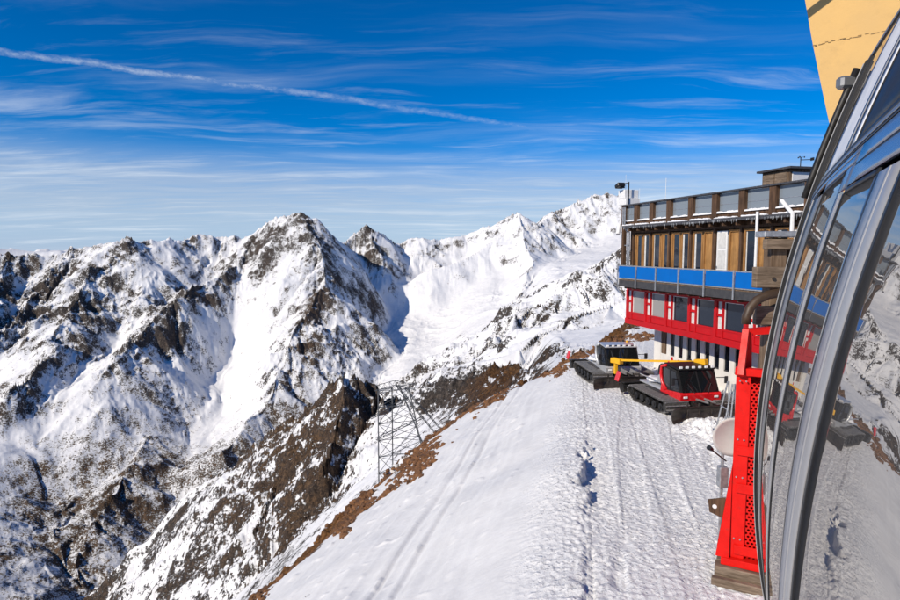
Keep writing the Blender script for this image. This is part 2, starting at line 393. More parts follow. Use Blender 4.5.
    def seg_dist(pts):
        b_ = np.full(X.shape, 1e9, np.float32)
        for a, b in zip(pts[:-1], pts[1:]):
            ex, ey = b[0] - a[0], b[1] - a[1]; t = np.clip(((X - a[0]) * ex + (Y - a[1]) * ey) / (ex * ex + ey * ey), 0, 1)
            np.minimum(b_, np.hypot(X - a[0] - t * ex, Y - a[1] - t * ey), out=b_)
        return b_
    m2 = sstep(75, 15, seg_dist(ridges[17][0])) * sstep(330, 470, Rr)
    rib = np.zeros_like(X)
    for k_ in (2, 3, 4, 5, 6, 7, 8, 10, 13): rib = np.maximum(rib, np.exp(-(seg_dist(ridges[k_][0]) / 65) ** 2))
    rib = np.maximum(rib, 0.8 * np.exp(-(((px - 262) / 22) ** 2 + ((Rr - 3030) / 130) ** 2)))
    rough = np.clip(rough * (1 - 0.75 * basin) + 0.3 * rib + 0.35 * m2 + 0.25 * kn, 0, 1.2)
    # gullies that follow the slope
    dA = np.gradient(np.radians(az)); dr = np.gradient(rr)
    def grad(H):
        gr = np.gradient(H, axis=0) / dr[:, None]; ga = np.gradient(H, axis=1) / dA[None, :] / Rr
        return gr * np.sin(A) + ga * np.cos(A), gr * np.cos(A) - ga * np.sin(A)
    gx, gy = grad(base)
    gm = np.sqrt(gx * gx + gy * gy) + 1e-4
    dens = np.where(np.abs(A) < R(49), 1.0, 0.0)
    H = np.zeros_like(base); fine = np.zeros_like(base)
    hx = np.zeros_like(base); hy = np.zeros_like(base)
    amp = (2.5 + 13 * rough) * sstep(140, 900, Rr)
    amp = amp * (1 - 0.7 * np.exp(-(((px - 430) / 90) ** 2 + ((Rr - 3000) / 650) ** 2)))      # the smooth bowl
    cell = 300.0; a = 1.0
    for o in range(5):
        ddx = -(gy / gm * 1.15 + hy * 0.35); ddy = gx / gm * 1.15 + hx * 0.35
        e, ex, ey = erosion(X / cell, Y / cell, ddx.astype(np.float32), ddy.astype(np.float32), 40 + o)
        H += a * e * amp
        if o >= 2: fine += a * e * (6 if o > 2 else 4)
        hx += a * ex * 1.2; hy += a * ey * 1.2
        a *= 0.48; cell *= 0.5
    rg = ridged(X / 170 + 3, Y / 170, 6, 77, 0.52) - 0.75
    big = fbm(X / 900, Y / 900, 4, 91)
    Zf = base + H + rg * (1 + 17 * rough) * sstep(120, 1100, Rr) + big * 30 * sstep(400, 2400, Rr) * (1 - infl * .6)
    crag = ridged(X / 46 + 9, Y / 46, 4, 120, 0.55) - 0.75
    jag = np.clip(infl * 1.1, 0, 1)
    Zf += crag * 3.2 * rough ** 1.5 * sstep(150, 1300, Rr)
    Zf += rough * fbm(X / 22, Y / 22, 4, 61, 0.55) * (0.2 + 0.6 * sstep(300, 1500, Rr))
    Zf += (ridged(X / 38 + 2, Y / 38, 5, 140, 0.55) - 0.75) * (7.0 * m2 + 6.5 * kn + 5.0 * rib)
    # mountains all round, away from the camera's field
    ring = (ridged(X / 2300 + 1.7, Y / 2300, 7, 55, 0.5) - 0.9) * 700 * behind * sstep(900, 2600, Rr)
    Zf += ring
    far = sstep(7000, 9500, Rr) * (1 - sstep(16000, 24000, Rr))
    Zf += far * (ridged(X / 3600, Y / 3600, 4, 222, 0.42) * 360 - 300)
    # rock: steep ground, ribs, and low sunny ground where the snow has thinned
    sx, sy = grad(Zf); slope = np.sqrt(sx * sx + sy * sy)
    bx, by = grad(base); 
    n1 = fbm(X / 130, Y / 130, 5, 500, 0.6); n2 = fbm(X / 30, Y / 30, 4, 510, 0.6)
    rock = (np.minimum(slope, 1.55) - 1.10) * 0.55 + n1 * 0.50 + n2 * 0.30 + fine * 0.022
    rock += 0.10 * infl - 0.10
    low = sstep(-470, -640, base + 60 * n1) 
    rock = rock * (1 - 0.45 * low) + low * (0.24 + 0.05 * fine)
    rock -= 0.42 * basin * (1 - rib); rock += 0.15 * rib; rock += 0.50 * m2 + 0.2 * n2 * m2 
    rock += 0.24 * kn + 0.25 * n2 * kn
    spur = np.exp(-((px - 300 - (2300 - Rr) * -0.03) / 26) ** 2) * sstep(1900, 2050, Rr) * sstep(2750, 2500, Rr)
    rock += 0.14 * spur
    cst = sstep(60, 0, np.abs(seg_field(X, Y, ridges[17][0], .001, .001) * 0 + 100)) * 0
    orange = np.exp(-(((px - 500) / 60) ** 2)) * sstep(800, 600, Rr) * sstep(100, 200, Rr)
    rock += 0.36 * orange + 0.3 * n2 * orange
    bowl = np.exp(-(((px - 430) / 75) ** 2 + ((Rr - 3000) / 600) ** 2))
    rock -= 0.28 * bowl + 0.09 * (1 - low) * (1 - m2) * (1 - kn)
    brown = np.clip(0.15 + 0.9 * low + 1.0 * kn + 0.5 * spur + 0.4 * orange + 0.5 * n1, 0, 1) + 1.0 * orange
    return grid_mesh("mountains", X, Y, Zf, {'rock': rock, 'brown': brown}, None, wrap=True)

def mat_mountain():
    m = bpy.data.materials.new("snow_and_rock"); m.use_nodes = True; N = NT(m.node_tree)
    out = N.n('ShaderNodeOutputMaterial'); b = N.n('ShaderNodeBsdfPrincipled')
    geo = N.n('ShaderNodeNewGeometry'); pos = geo.outputs['Position']
    rock = N.n('ShaderNodeAttribute', attribute_name='rock').outputs['Fac']
    brown = N.n('ShaderNodeAttribute', attribute_name='brown').outputs['Fac']
    f1 = N.noise(pos, 0.055, 8, 0.68); f2 = N.noise(pos, 0.22, 6, 0.72); f3 = N.noise(pos, 0.85, 4, 0.7)
    k = N.math('ADD', rock, N.math('MULTIPLY', N.math('SUBTRACT', f1, 0.5), 1.0))
    k = N.math('ADD', k, N.math('MULTIPLY', N.math('SUBTRACT', f2, 0.5), 1.7))
    k = N.math('ADD', k, N.math('MULTIPLY', N.math('SUBTRACT', f3, 0.5), 0.8))
    mask = N.ramp(k, -0.02, 0.14)
    crack = N.math('ABSOLUTE', N.math('SUBTRACT', N.noise(N.mapping(pos, scale=(1, 1, 0.45)), 0.12, 7, 0.7, 0.8), 0.5))
    cr = N.ramp(crack, 0.0, 0.10, 0.35, 1.0)
    c1 = N.mix(N.ramp(f2, 0.3, 0.7), (0.055, 0.050, 0.048), (0.20, 0.175, 0.155))
    c2 = N.mix(N.ramp(f2, 0.3, 0.7), (0.080, 0.046, 0.026), (0.29, 0.18, 0.10))
    rc = N.mix(N.math('MULTIPLY', N.math('MINIMUM', brown, 1.0), N.ramp(f1, 0.35, 0.65, 0.4, 1.0)), c1, c2)
    rc = N.mix(N.ramp(brown, 0.9, 1.6), rc, N.mix(N.ramp(f2, 0.3, 0.7), (0.11, 0.050, 0.020), (0.33, 0.165, 0.062)))
    rc = N.mix(cr, (0.028, 0.025, 0.024), rc)
    sn = N.mix(N.ramp(f1, 0.3, 0.7), (0.80, 0.80, 0.79), (0.88, 0.87, 0.85))
    cc = N.mix(mask, sn, rc)
    N.link(cc, b.inputs['Base Color'])
    b.inputs['Roughness'].default_value = 0.75; b.inputs['Specular IOR Level'].default_value = 0.12
    bn = N.noise(pos, 0.10, 9, 0.72)
    hgt = N.math('MULTIPLY', bn, N.math('ADD', N.math('MULTIPLY', mask, 15.0), 1.2))
    bp = N.n('ShaderNodeBump', ins={'Height': hgt, 'Distance': 1.0, 'Strength': 0.9})
    N.link(bp.outputs[0], b.inputs['Normal'])
    N.link(b.outputs[0], out.inputs[0])
    return m
mountains = far_terrain(); mountains.data.materials.append(mat_mountain())
tag(mountains, 'snow covered rocky mountain range across the deep valley', None, None, 'structure')
# ------------------------------------------------------------------ the snow ridge the station stands on
GZ = -9.0                                         # level of the groomed yard below the camera
O2 = np.array([4.9, 23.5]); DU = np.array([0.22, 0.975]); DV = np.array([-0.975, 0.22])   # u along the yard, v to its left
EDGE = np.array([(-60, 46), (-14, 24), (0, 18.5), (6.6, 17.0), (11, 16.0), (18, 15.3), (26, 14.0), (30, 11.5), (31.5, 8.5), (30.5, 5.0), (29.5, 2.5), (31, 0.0), (38, -3), (50, -6), (70, -10), (90, -40)], float)
def edge_sd(u, v):                                # distance beyond the brow, positive outside
    best = np.full(u.shape, 1e9); sign = np.ones(u.shape)
    for a, b in zip(EDGE[:-1], EDGE[1:]):
        e = b - a; t = np.clip(((u - a[0]) * e[0] + (v - a[1]) * e[1]) / (e @ e), 0, 1)
        qx = u - a[0] - t * e[0]; qy = v - a[1] - t * e[1]; d = np.hypot(qx, qy)
        m = d < best; best = np.where(m, d, best); sign = np.where(m, np.where(e[0] * qy - e[1] * qx > 0, 1, -1), sign)
    return best * sign
def softp(x, k): return np.log1p(np.exp(np.clip(x / k, -40, 40))) * k
def near_height(u, v, detail=True):
    u = np.asarray(u, float); v = np.asarray(v, float)
    wv = v + 0.5 * fbm(u / 6, v / 6, 2, 900)
    z = GZ - 0.60 * (softp(wv - 0.6, 0.7)) 
    sd = edge_sd(u + 1.2 * fbm(u / 5, v / 5, 3, 905), v + 1.2 * fbm(u / 5, v / 5, 3, 906))
    z -= 0.62 * softp(sd, 1.6) + 0.45 * softp(sd - 2.5, 1.0)
    if not detail: return z
    # groomed lanes
    ramp = sstep(0.6, -0.6, v) * sstep(-13, -8, v)
    def lane(v0, c1, c2, w, depth, ph, u0=-40, u1=60):
        vc = v0 + c1 * u + c2 * u * u / 100 + 0.12 * gn(u / 7, u * 0 + v0, 950)
        q = (v - vc) / w; on = sstep(u0, u0 + 2, u) * sstep(u1, u1 - 2, u)
        body = sstep(1.0, 0.86, np.abs(q)); lip = np.exp(-((np.abs(q) - 1.04) / 0.10) ** 2)
        brk = sstep(-0.45, 0.2, gn(u / 2.1, v / 1.3, 960 + int(v0 * 7) % 50))
        tread = np.sin((u + 0.25 * np.abs(q)) * 2 * math.pi / 0.21 + ph)
        groove = np.cos(q * math.pi * 3)
        return on * (body * (-depth + 0.016 * tread * brk + 0.008 * groove) + lip * depth * 0.45 * (0.6 + 0.8 * gn(u / .5, v / .5, 970)))
    lanes = 0
    for a in ((-1.15, 0.01, 0.05, 0.52, 0.05, 0.3), (-3.55, 0.01, 0.05, 0.52, 0.055, 1.0), (-2.3, -0.045, -0.12, 0.50, 0.05, 2.0),
              (-4.75, -0.045, -0.12, 0.50, 0.05, 0.5), (-5.9, 0.03, 0.0, 0.5, 0.045, 1.7), (-0.55, 0.012, 0.06, 0.16, 0.075, 0.0, -13, -5)):
        lanes = lanes + lane(*a)
    z = z + lanes * ramp * (0.75 + 0.5 * gn(u / 4, v / 4, 972))
    # ragged bank between yard and slope, its broken face turned to the yard
    bank = np.exp(-((u + 0.2) / 2.9) ** 2) * 0.46 + 0.10 * sstep(-14, -6, u) * sstep(20, 8, u) * sstep(0.0, 0.35, gn(u / 3.7, u * 0 + 4.5, 983))
    rag = 0.55 * fbm(u / 1.0, v / 1.0, 4, 980, 0.62)
    z = z + bank * sstep(-0.55, -0.25, v + rag + 0.05) * sstep(2.6, 0.3, v) 
    z = z - bank * 0.15 * np.exp(-((v + 0.75 + rag) / 0.35) ** 2)
    scar = np.exp(-((v + 2.2 + 0.10 * u) / 0.22) ** 2) * sstep(-3.5, -6, u)
    z = z - 0.14 * scar * (0.6 + gn(u / .8, v / .8, 981))
    # lumps: rough right hand side, scattered clods, wind ripples on the slope
    rough = sstep(-4.6, -6.8, v) * sstep(-20, -16, v) * sstep(18, 13, u) * sstep(-0.25, 0.3, gn(u / 2.5, v / 2.5, 992)) + 0.35 * np.exp(-((v - 0.2) / 1.2) ** 2) + 0.25 * ramp
    lump = np.clip(fbm(u / 0.55, v / 0.55, 4, 990, 0.6), -0.15, 1)
    z = z + lump * 0.11 * rough
    heap = np.exp(-(((u - 7.6) / 1.9) ** 2 + ((v + 7.3) / 1.7) ** 2))
    cl_ = np.clip(fbm(u / 0.30, v / 0.30, 3, 1040, 0.6), -0.1, 1)
    z = z + heap * (0.28 + 0.55 * np.clip(fbm(u / 0.7, v / 0.7, 3, 993), -0.2, 1) + 0.35 * cl_)
    z = z + cl_ * (0.05 * ramp + 0.05 * np.exp(-((v - 0.3) / 1.3) ** 2)) * sstep(-0.1, 0.3, gn(u / 1.9, v / 1.9, 1041))
    foot = np.clip(0.30 - np.abs(gn(u / 0.42, v / 0.42, 995) + 0.30), 0, 1)
    z = z - foot * 0.30 * sstep(-4.9, -6.0, v) * sstep(14, 8, u) * sstep(-0.2, 0.15, gn(u / 3.3, v / 2.2, 996))
    sl = sstep(1.0, 4.0, v)
    wob = v + 0.9 * gn(u / 13, v / 9, 1000) + 0.05 * u
    st = 0.10 * gn(u / 16, wob / 0.9, 1001) + 0.085 * gn(u / 9, wob / 0.40, 1002) + 0.03 * gn(u / 5, wob / 0.16, 1004) + 0.25 * gn(u / 11, wob / 4.5, 1003)
    trackl = -0.16 * np.exp(-((wob - 6.3) / 0.16) ** 2) - 0.14 * np.exp(-((wob - 7.4) / 0.14) ** 2) + 0.07 * np.exp(-((wob - 9.6) / 0.5) ** 2) * sstep(-.2, .3, gn(u / 3, v / 3, 1005))
    z = z + sl * (st + trackl) + sl * np.clip(gn(u / 0.8, v / 0.6, 1006) - 0.32, 0, 1) * 0.35
    z = z + fbm(u / 0.16, v / 0.16, 2, 1010) * (0.010 + 0.040 * ramp + 0.03 * np.exp(-((v - 0.3) / 1.4) ** 2))
    out = sstep(-1.5, 2.0, sd)
    z = z + out * (ridged(u / 3.1, v / 3.1, 5, 1020, 0.55) - 0.7) * 0.9
    return z
def near_at(x, y):
    p = np.array([x, y]) - O2; return float(near_height(np.array([p @ DU]), np.array([p @ DV]), False)[0])
def near_terrain():
    us = np.concatenate([np.linspace(-60, -13, 40, endpoint=False), np.arange(-13, 8, 0.055), np.arange(8, 24, 0.085), np.arange(24, 40, 0.16), np.linspace(40, 88, 70)])
    vs = np.concatenate([np.linspace(-70, -10, 40, endpoint=False), np.arange(-10, 1.6, 0.058), np.arange(1.6, 14, 0.10), np.arange(14, 30, 0.2), np.linspace(30, 95, 75)])
    U, V = np.meshgrid(us, vs, indexing='ij')
    Zn = near_height(U, V)
    X = O2[0] + U * DU[0] + V * DV[0]; Y = O2[1] + U * DU[1] + V * DV[1]
    sd = edge_sd(U, V)
    n = fbm(U / 4.5, V / 4.5, 4, 1100, 0.6)
    inn = 1 + 1.3 * sstep(4, 12, U) * sstep(34, 26, U)
    rock = (sstep(-3.2 * inn, 2.4, sd) - 0.60) * 1.1 + n * 0.75 - 0.35 * sstep(3, 8, sd)
    rock = np.where(sd > 9, rock + 0.0, rock)
    soil = sstep(0, 1, Zn * 0)
    gr = np.clip(sstep(2.2, 0.2, V + 0.8 * gn(U / 2, V / 2, 1103)) * (0.75 + 0.5 * gn(U / 3, V / 3, 1104)), 0.06, 1)
    return grid_mesh("snow_ridge", X, Y, Zn, {'rock': rock, 'groomed': gr}, None)
def mat_near():
    m = bpy.data.materials.new("packed_snow"); m.use_nodes = True; N = NT(m.node_tree)
    out = N.n('ShaderNodeOutputMaterial'); b = N.n('ShaderNodeBsdfPrincipled')
    pos = N.n('ShaderNodeNewGeometry').outputs['Position']
    rock = N.n('ShaderNodeAttribute', attribute_name='rock').outputs['Fac']
    f1 = N.noise(pos, 0.9, 7, 0.7); f2 = N.noise(pos, 5.0, 5, 0.7); f3 = N.noise(pos, 34.0, 3, 0.6)
    k = N.math('ADD', rock, N.math('MULTIPLY', N.math('SUBTRACT', f1, 0.5), 1.1))
    mask = N.ramp(k, 0.0, 0.08)
    rc = N.mix(N.ramp(f2, 0.3, 0.72), (0.085, 0.040, 0.016), (0.34, 0.160, 0.055))
    rc = N.mix(N.ramp(f1, 0.52, 0.7), rc, (0.15, 0.12, 0.10))
    sn = N.mix(N.ramp(f1, 0.3, 0.7), (0.70, 0.69, 0.67), (0.80, 0.79, 0.765))
    sp = N.ramp(f3, 0.60, 0.70, 0.0, 0.4)          # grit in the snow
    gro0 = N.n('ShaderNodeAttribute', attribute_name='groomed').outputs['Fac']
    sn = N.mix(gro0, sn, (0.87, 0.86, 0.835))
    sn = N.mix(N.math('MULTIPLY', N.math('MULTIPLY', sp, gro0), N.ramp(f1, 0.42, 0.60)), sn, (0.36, 0.33, 0.30))
    N.link(N.mix(mask, sn, rc), b.inputs['Base Color'])
    b.inputs['Roughness'].default_value = 0.65; b.inputs['Specular IOR Level'].default_value = 0.15
    vo = N.n('ShaderNodeTexVoronoi', ins={'Vector': pos, 'Scale': 9.0, 'Randomness': 1.0}); vo.feature = 'SMOOTH_F1'
    gro = N.n('ShaderNodeAttribute', attribute_name='groomed').outputs['Fac']
    cl = N.math('MULTIPLY', N.math('MULTIPLY', N.ramp(vo.outputs['Distance'], 0.55, 0.1), N.ramp(f2, 0.42, 0.62, 0.0, 0.045)), gro)
    h = N.math('ADD', N.math('ADD', cl, N.math('MULTIPLY', N.math('MULTIPLY', f3, 0.035), gro)), N.math('MULTIPLY', f2, N.math('ADD', N.math('MULTIPLY', mask, 0.5), N.math('MULTIPLY', gro, 0.05))))
    bp = N.n('ShaderNodeBump', ins={'Height': h, 'Distance': 1.0, 'Strength': 0.9})
    N.link(bp.outputs[0], b.inputs['Normal']); N.link(b.outputs[0], out.inputs[0])
    return m
snow_ridge = near_terrain(); snow_ridge.data.materials.append(mat_near())
tag(snow_ridge, 'snow slope and groomed snow yard of the ridge below the station', None, None, 'structure')

# ---- loose orange brown stones on the brow of the slope
def mat_rock(name, a, b, c):
    m = bpy.data.materials.new(name); m.use_nodes = True; N = NT(m.node_tree)
    out = N.n('ShaderNodeOutputMaterial'); s = N.n('ShaderNodeBsdfPrincipled')
    g = N.n('ShaderNodeNewGeometry'); pos = g.outputs['Position']
    f = N.noise(pos, 1.6, 6, 0.7); f2 = N.noise(pos, 9, 5, 0.65)
    cc = N.mix(N.ramp(f, 0.35, 0.65), a, b); cc = N.mix(N.ramp(f2, 0.55, 0.75), cc, c)
    N.link(cc, s.inputs['Base Color']); s.inputs['Roughness'].default_value = 0.85
    bp = N.n('ShaderNodeBump', ins={'Height': f2, 'Distance': 0.08, 'Strength': 0.8}); N.link(bp.outputs[0], s.inputs['Normal'])
    N.link(s.outputs[0], out.inputs[0]); return m
M_ORANGE = mat_rock("rust_lichen_rock", (0.24, 0.105, 0.036), (0.11, 0.052, 0.022), (0.12, 0.09, 0.07))
M_DARK = mat_rock("dark_rock", (0.07, 0.058, 0.05), (0.13, 0.10, 0.08), (0.20, 0.13, 0.07))
ICO_V, ICO_F = None, None
def _ico():
    bm = bmesh.new(); bmesh.ops.create_icosphere(bm, subdivisions=1, radius=1)
    v = np.array([x.co[:] for x in bm.verts]); f = np.array([[q.index for q in x.verts] for x in bm.faces]); bm.free(); return v, f
ICO_V, ICO_F = _ico()
def rock_shape(rg, size):
    v = ICO_V * (1 + rg.uniform(-0.33, 0.33, (len(ICO_V), 1))) * rg.uniform(0.55, 1.2, (1, 3)) * np.array([1, 1, 0.7])
    a = rg.uniform(0, 6.28, 2)
    ca, sa = np.cos(a[0]), np.sin(a[0]); v = v @ np.array([[ca, -sa, 0], [sa, ca, 0], [0, 0, 1]])
    ca, sa = np.cos(a[1]), np.sin(a[1]) * .5; return v * size
def rock_field():
    rg = np.random.default_rng(5); vs = []; fs = []; nb = 0; n = 0
    U = rg.uniform(-16, 46, 60000); V = rg.uniform(-8, 44, 60000)
    sd = edge_sd(U, V); cl = fbm(U / 3.0, V / 3.0, 4, 1200, 0.6) + 0.5 * gn(U / 9, V / 9, 1201)
    inn = 1.0 + 1.2 * sstep(4, 12, U) * sstep(34, 26, U)
    keep = (sd > -8.0) & (sd < 4.5) & (cl > 0.0 + np.where(sd < 0, 0.14 / inn, 0.10) * np.abs(sd) - 0.10)
    U, V, sd, cl = U[keep], V[keep], sd[keep], cl[keep]
    Zn = near_height(U, V)
    ord_ = np.arange(len(U))[:6500]
    bmesh_list = []
    for i in ord_:
        s = 0.07 + 0.30 * rg.random() ** 3.2 + 0.07 * max(0, cl[i])
        v = rock_shape(rg, s)
        x = O2[0] + U[i] * DU[0] + V[i] * DV[0]; y = O2[1] + U[i] * DU[1] + V[i] * DV[1]
        if s > 0.31 and len(bmesh_list) < 60: bmesh_list.append((v, (x, y, Zn[i] - 0.06 * s))); continue
        vs.append(v + np.array([x, y, Zn[i] - 0.06 * s])); fs.append(ICO_F + nb); nb += len(v)
    for v, p in bmesh_list:
        me = bpy.data.meshes.new("boulder"); me.from_pydata(v.tolist(), [], ICO_F.tolist()); b = link_mesh("boulder", me, M_ORANGE); b.location = p
        tag(b, 'rust brown boulder among the loose stones on the brow of the slope', 'boulder', 'boulders on the brow')
    me = bpy.data.meshes.new("loose_stones"); me.from_pydata(np.concatenate(vs).tolist(), [], np.concatenate(fs).tolist())
    o = link_mesh("loose_stones", me, M_ORANGE)
    tag(o, 'rust orange loose stones scattered along the brow of the snow slope', 'stones', None, 'stuff')
rock_field()
# ------------------------------------------------------------------ materials for built things
def mat(name, color, rough=0.5, metal=0.0, var=0.12, vscale=3.0, bump=0.0, bscale=20.0, spec=0.5, dirt=None, stretch=(1, 1, 1), coat=0.0):
    m = bpy.data.materials.new(name); m.use_nodes = True; N = NT(m.node_tree)
    out = N.n('ShaderNodeOutputMaterial'); s = N.n('ShaderNodeBsdfPrincipled')
    pos = N.mapping(N.n('ShaderNodeNewGeometry').outputs['Position'], scale=stretch)
    f = N.noise(pos, vscale, 6, 0.62)
    lo = tuple(c * (1 - var) for c in color); hi = tuple(min(1, c * (1 + var)) for c in color)
    c = N.mix(N.ramp(f, 0.3, 0.7), lo, hi)
    if dirt is not None:
        f2 = N.noise(pos, vscale * 2.7, 7, 0.7); c = N.mix(N.ramp(f2, 0.54, 0.72, 0, dirt[3]), c, dirt[:3])
    N.link(c, s.inputs['Base Color'])
    N.link(N.ramp(f, 0.2, 0.8, rough * 0.8, min(1, rough * 1.25)), s.inputs['Roughness'])
    s.inputs['Metallic'].default_value = metal; s.inputs['Specular IOR Level'].default_value = spec
    if coat: s.inputs['Coat Weight'].default_value = coat; s.inputs['Coat Roughness'].default_value = 0.05
    if bump:
        b = N.noise(pos, bscale, 5, 0.6); bp = N.n('ShaderNodeBump', ins={'Height': b, 'Distance': 0.02, 'Strength': bump}); N.link(bp.outputs[0], s.inputs['Normal'])
    N.link(s.outputs[0], out.inputs[0]); return m
def mat_wood(name, a, b, rough=0.75, scale=1.0, vertical=True):
    m = bpy.data.materials.new(name); m.use_nodes = True; N = NT(m.node_tree)
    out = N.n('ShaderNodeOutputMaterial'); s = N.n('ShaderNodeBsdfPrincipled')
    p = N.n('ShaderNodeNewGeometry').outputs['Position']
    st = (9 * scale, 9 * scale, 0.7 * scale) if vertical else (1.4 * scale, 1.4 * scale, 16 * scale)
    f = N.noise(N.mapping(p, scale=st), 1.0, 7, 0.68, 0.6); g = N.noise(p, 1.3, 4, 0.6)
    c = N.mix(N.ramp(f, 0.28, 0.72), a, b)
    c = N.mix(N.ramp(g, 0.45, 0.75, 0, 0.45), c, tuple(0.55 * x for x in a))
    N.link(c, s.inputs['Base Color']); s.inputs['Roughness'].default_value = rough; s.inputs['Specular IOR Level'].default_value = 0.25
    bp = N.n('ShaderNodeBump', ins={'Height': f, 'Distance': 0.012, 'Strength': 0.7}); N.link(bp.outputs[0], s.inputs['Normal'])
    N.link(s.outputs[0], out.inputs[0]); return m
def mat_glass(name, tint, rough=0.02, refl=0.5):
    """coated window glass with a dark room behind it"""
    m = bpy.data.materials.new(name); m.use_nodes = True; N = NT(m.node_tree)
    out = N.n('ShaderNodeOutputMaterial'); d = N.n('ShaderNodeBsdfDiffuse'); d.inputs['Color'].default_value = (*tint, 1)
    g = N.n('ShaderNodeBsdfGlossy'); g.inputs['Roughness'].default_value = rough; g.inputs['Color'].default_value = (0.92, 0.95, 1.0, 1)
    p = N.n('ShaderNodeNewGeometry').outputs['Position']
    w = N.noise(p, 1.1, 2, 0.5); bp = N.n('ShaderNodeBump', ins={'Height': w, 'Distance': 0.01, 'Strength': 0.25}); N.link(bp.outputs[0], g.inputs['Normal'])
    lw = N.n('ShaderNodeLayerWeight', ins={'Blend': refl})
    mx = N.n('ShaderNodeMixShader'); N.link(lw.outputs['Fresnel'], mx.inputs[0]); N.link(d.outputs[0], mx.inputs[1]); N.link(g.outputs[0], mx.inputs[2])
    N.link(mx.outputs[0], out.inputs[0]); return m
M = {}
M['red'] = mat('red_paint', (0.50, 0.006, 0.010), 0.5, spec=0.25, var=0.10, vscale=2.0, dirt=(0.30, 0.02, 0.02, 0.35))
M['pylon_red'] = mat('bright_red_steel', (0.70, 0.009, 0.005), 0.42, spec=0.25, var=0.08, vscale=3.0, dirt=(0.35, 0.03, 0.02, 0.5), bump=0.1)
M['blue'] = mat('blue_sheet', (0.0, 0.125, 0.46), 0.6, var=0.05, vscale=1.2, spec=0.15)
M['galv'] = mat('galvanised_steel', (0.42, 0.43, 0.44), 0.42, metal=0.6, var=0.2, vscale=8)
M['grey_fascia'] = mat('charcoal_fascia', (0.045, 0.045, 0.048), 0.7, var=0.3, vscale=4, dirt=(0.12, 0.11, 0.10, 0.5))
M['timber'] = mat_wood('weathered_timber', (0.085, 0.052, 0.030), (0.25, 0.175, 0.115))
M['timber_dark'] = mat_wood('dark_timber', (0.045, 0.026, 0.016), (0.15, 0.085, 0.048))
M['timber_h'] = mat_wood('weathered_timber_beam', (0.10, 0.070, 0.046), (0.30, 0.225, 0.16), vertical=False)
M['larch'] = mat_wood('golden_larch', (0.22, 0.105, 0.034), (0.46, 0.24, 0.085))
M['larch_panel'] = mat_wood('larch_board', (0.27, 0.135, 0.045), (0.50, 0.27, 0.095))
M['white'] = mat('white_render', (0.72, 0.70, 0.65), 0.85, var=0.06, vscale=1.0, bump=0.15, dirt=(0.55, 0.52, 0.47, 0.35))
M['white_paint'] = mat('white_paint', (0.78, 0.78, 0.77), 0.5, var=0.05, dirt=(0.55, 0.54, 0.52, 0.3))
M['curtain'] = mat('pale_blind', (0.62, 0.62, 0.60), 0.8, var=0.1, vscale=5)
M['glass'] = mat_glass('window_glass', (0.012, 0.018, 0.030), 0.02, 0.35)
M['glass_pale'] = mat_glass('window_glass_pale', (0.30, 0.29, 0.28), 0.03, 0.30)
M['screen_glass'] = mat_glass('frosted_screen_glass', (0.20, 0.235, 0.27), 0.12, 0.30)
M['dark_slot'] = mat_glass('slot_glass', (0.006, 0.008, 0.013), 0.05, 0.25)
M['black'] = mat('black_rubber', (0.012, 0.012, 0.013), 0.5, var=0.2)
M['black_metal'] = mat('black_metal', (0.022, 0.021, 0.020), 0.45, metal=0.3, var=0.35, vscale=6, dirt=(0.12, 0.09, 0.06, 0.5))
M['track'] = mat('track_rubber', (0.040, 0.036, 0.032), 0.75, var=0.4, vscale=7, dirt=(0.45, 0.44, 0.43, 0.55))
M['cleat'] = mat('aluminium_cleat', (0.30, 0.29, 0.28), 0.5, metal=0.5, var=0.3, vscale=9)
M['cat_red'] = mat('snowcat_red', (0.66, 0.010, 0.014), 0.28, var=0.06, coat=0.4, dirt=(0.7, 0.7, 0.7, 0.12))
M['cat_silver'] = mat('snowcat_silver', (0.52, 0.53, 0.54), 0.35, metal=0.3, var=0.1, coat=0.3, dirt=(0.3, 0.28, 0.26, 0.4))
M['yellow'] = mat('winch_yellow', (0.80, 0.42, 0.012), 0.4, var=0.08, dirt=(0.4, 0.2, 0.02, 0.3))
M['blade'] = mat('blade_steel', (0.055, 0.046, 0.040), 0.45, metal=0.4, var=0.4, vscale=5, dirt=(0.16, 0.12, 0.08, 0.6))
M['cat_glass'] = mat_glass('cab_glass', (0.008, 0.009, 0.010), 0.02, 0.34)
M['snow'] = mat('loose_snow', (0.84, 0.845, 0.86), 0.7, var=0.03, vscale=6, bump=0.6, bscale=14, spec=0.15)
M['roof_dark'] = mat('dark_roof_sheet', (0.05, 0.05, 0.055), 0.55, var=0.3, vscale=5, dirt=(0.6, 0.6, 0.62, 0.35))
M['ochre'] = mat('ochre_concrete', (0.66, 0.42, 0.155), 0.9, var=0.05, vscale=1.1, bump=0.35, bscale=9, dirt=(0.52, 0.33, 0.13, 0.45))
M['alu'] = mat('satin_aluminium', (0.40, 0.40, 0.405), 0.40, metal=0.35, var=0.05, vscale=3)
M['alu_dull'] = mat('dull_aluminium', (0.22, 0.225, 0.23), 0.36, metal=0.4, var=0.10, vscale=5)
M['pipe_brown'] = mat('brown_hose', (0.055, 0.032, 0.016), 0.5, var=0.2)
M['cab_sky_tint'] = mat('sky_tinted_panel', (0.15, 0.19, 0.27), 0.2, metal=0.35, var=0.04, vscale=1.0)  # blue of the reflected sky put into the base colour
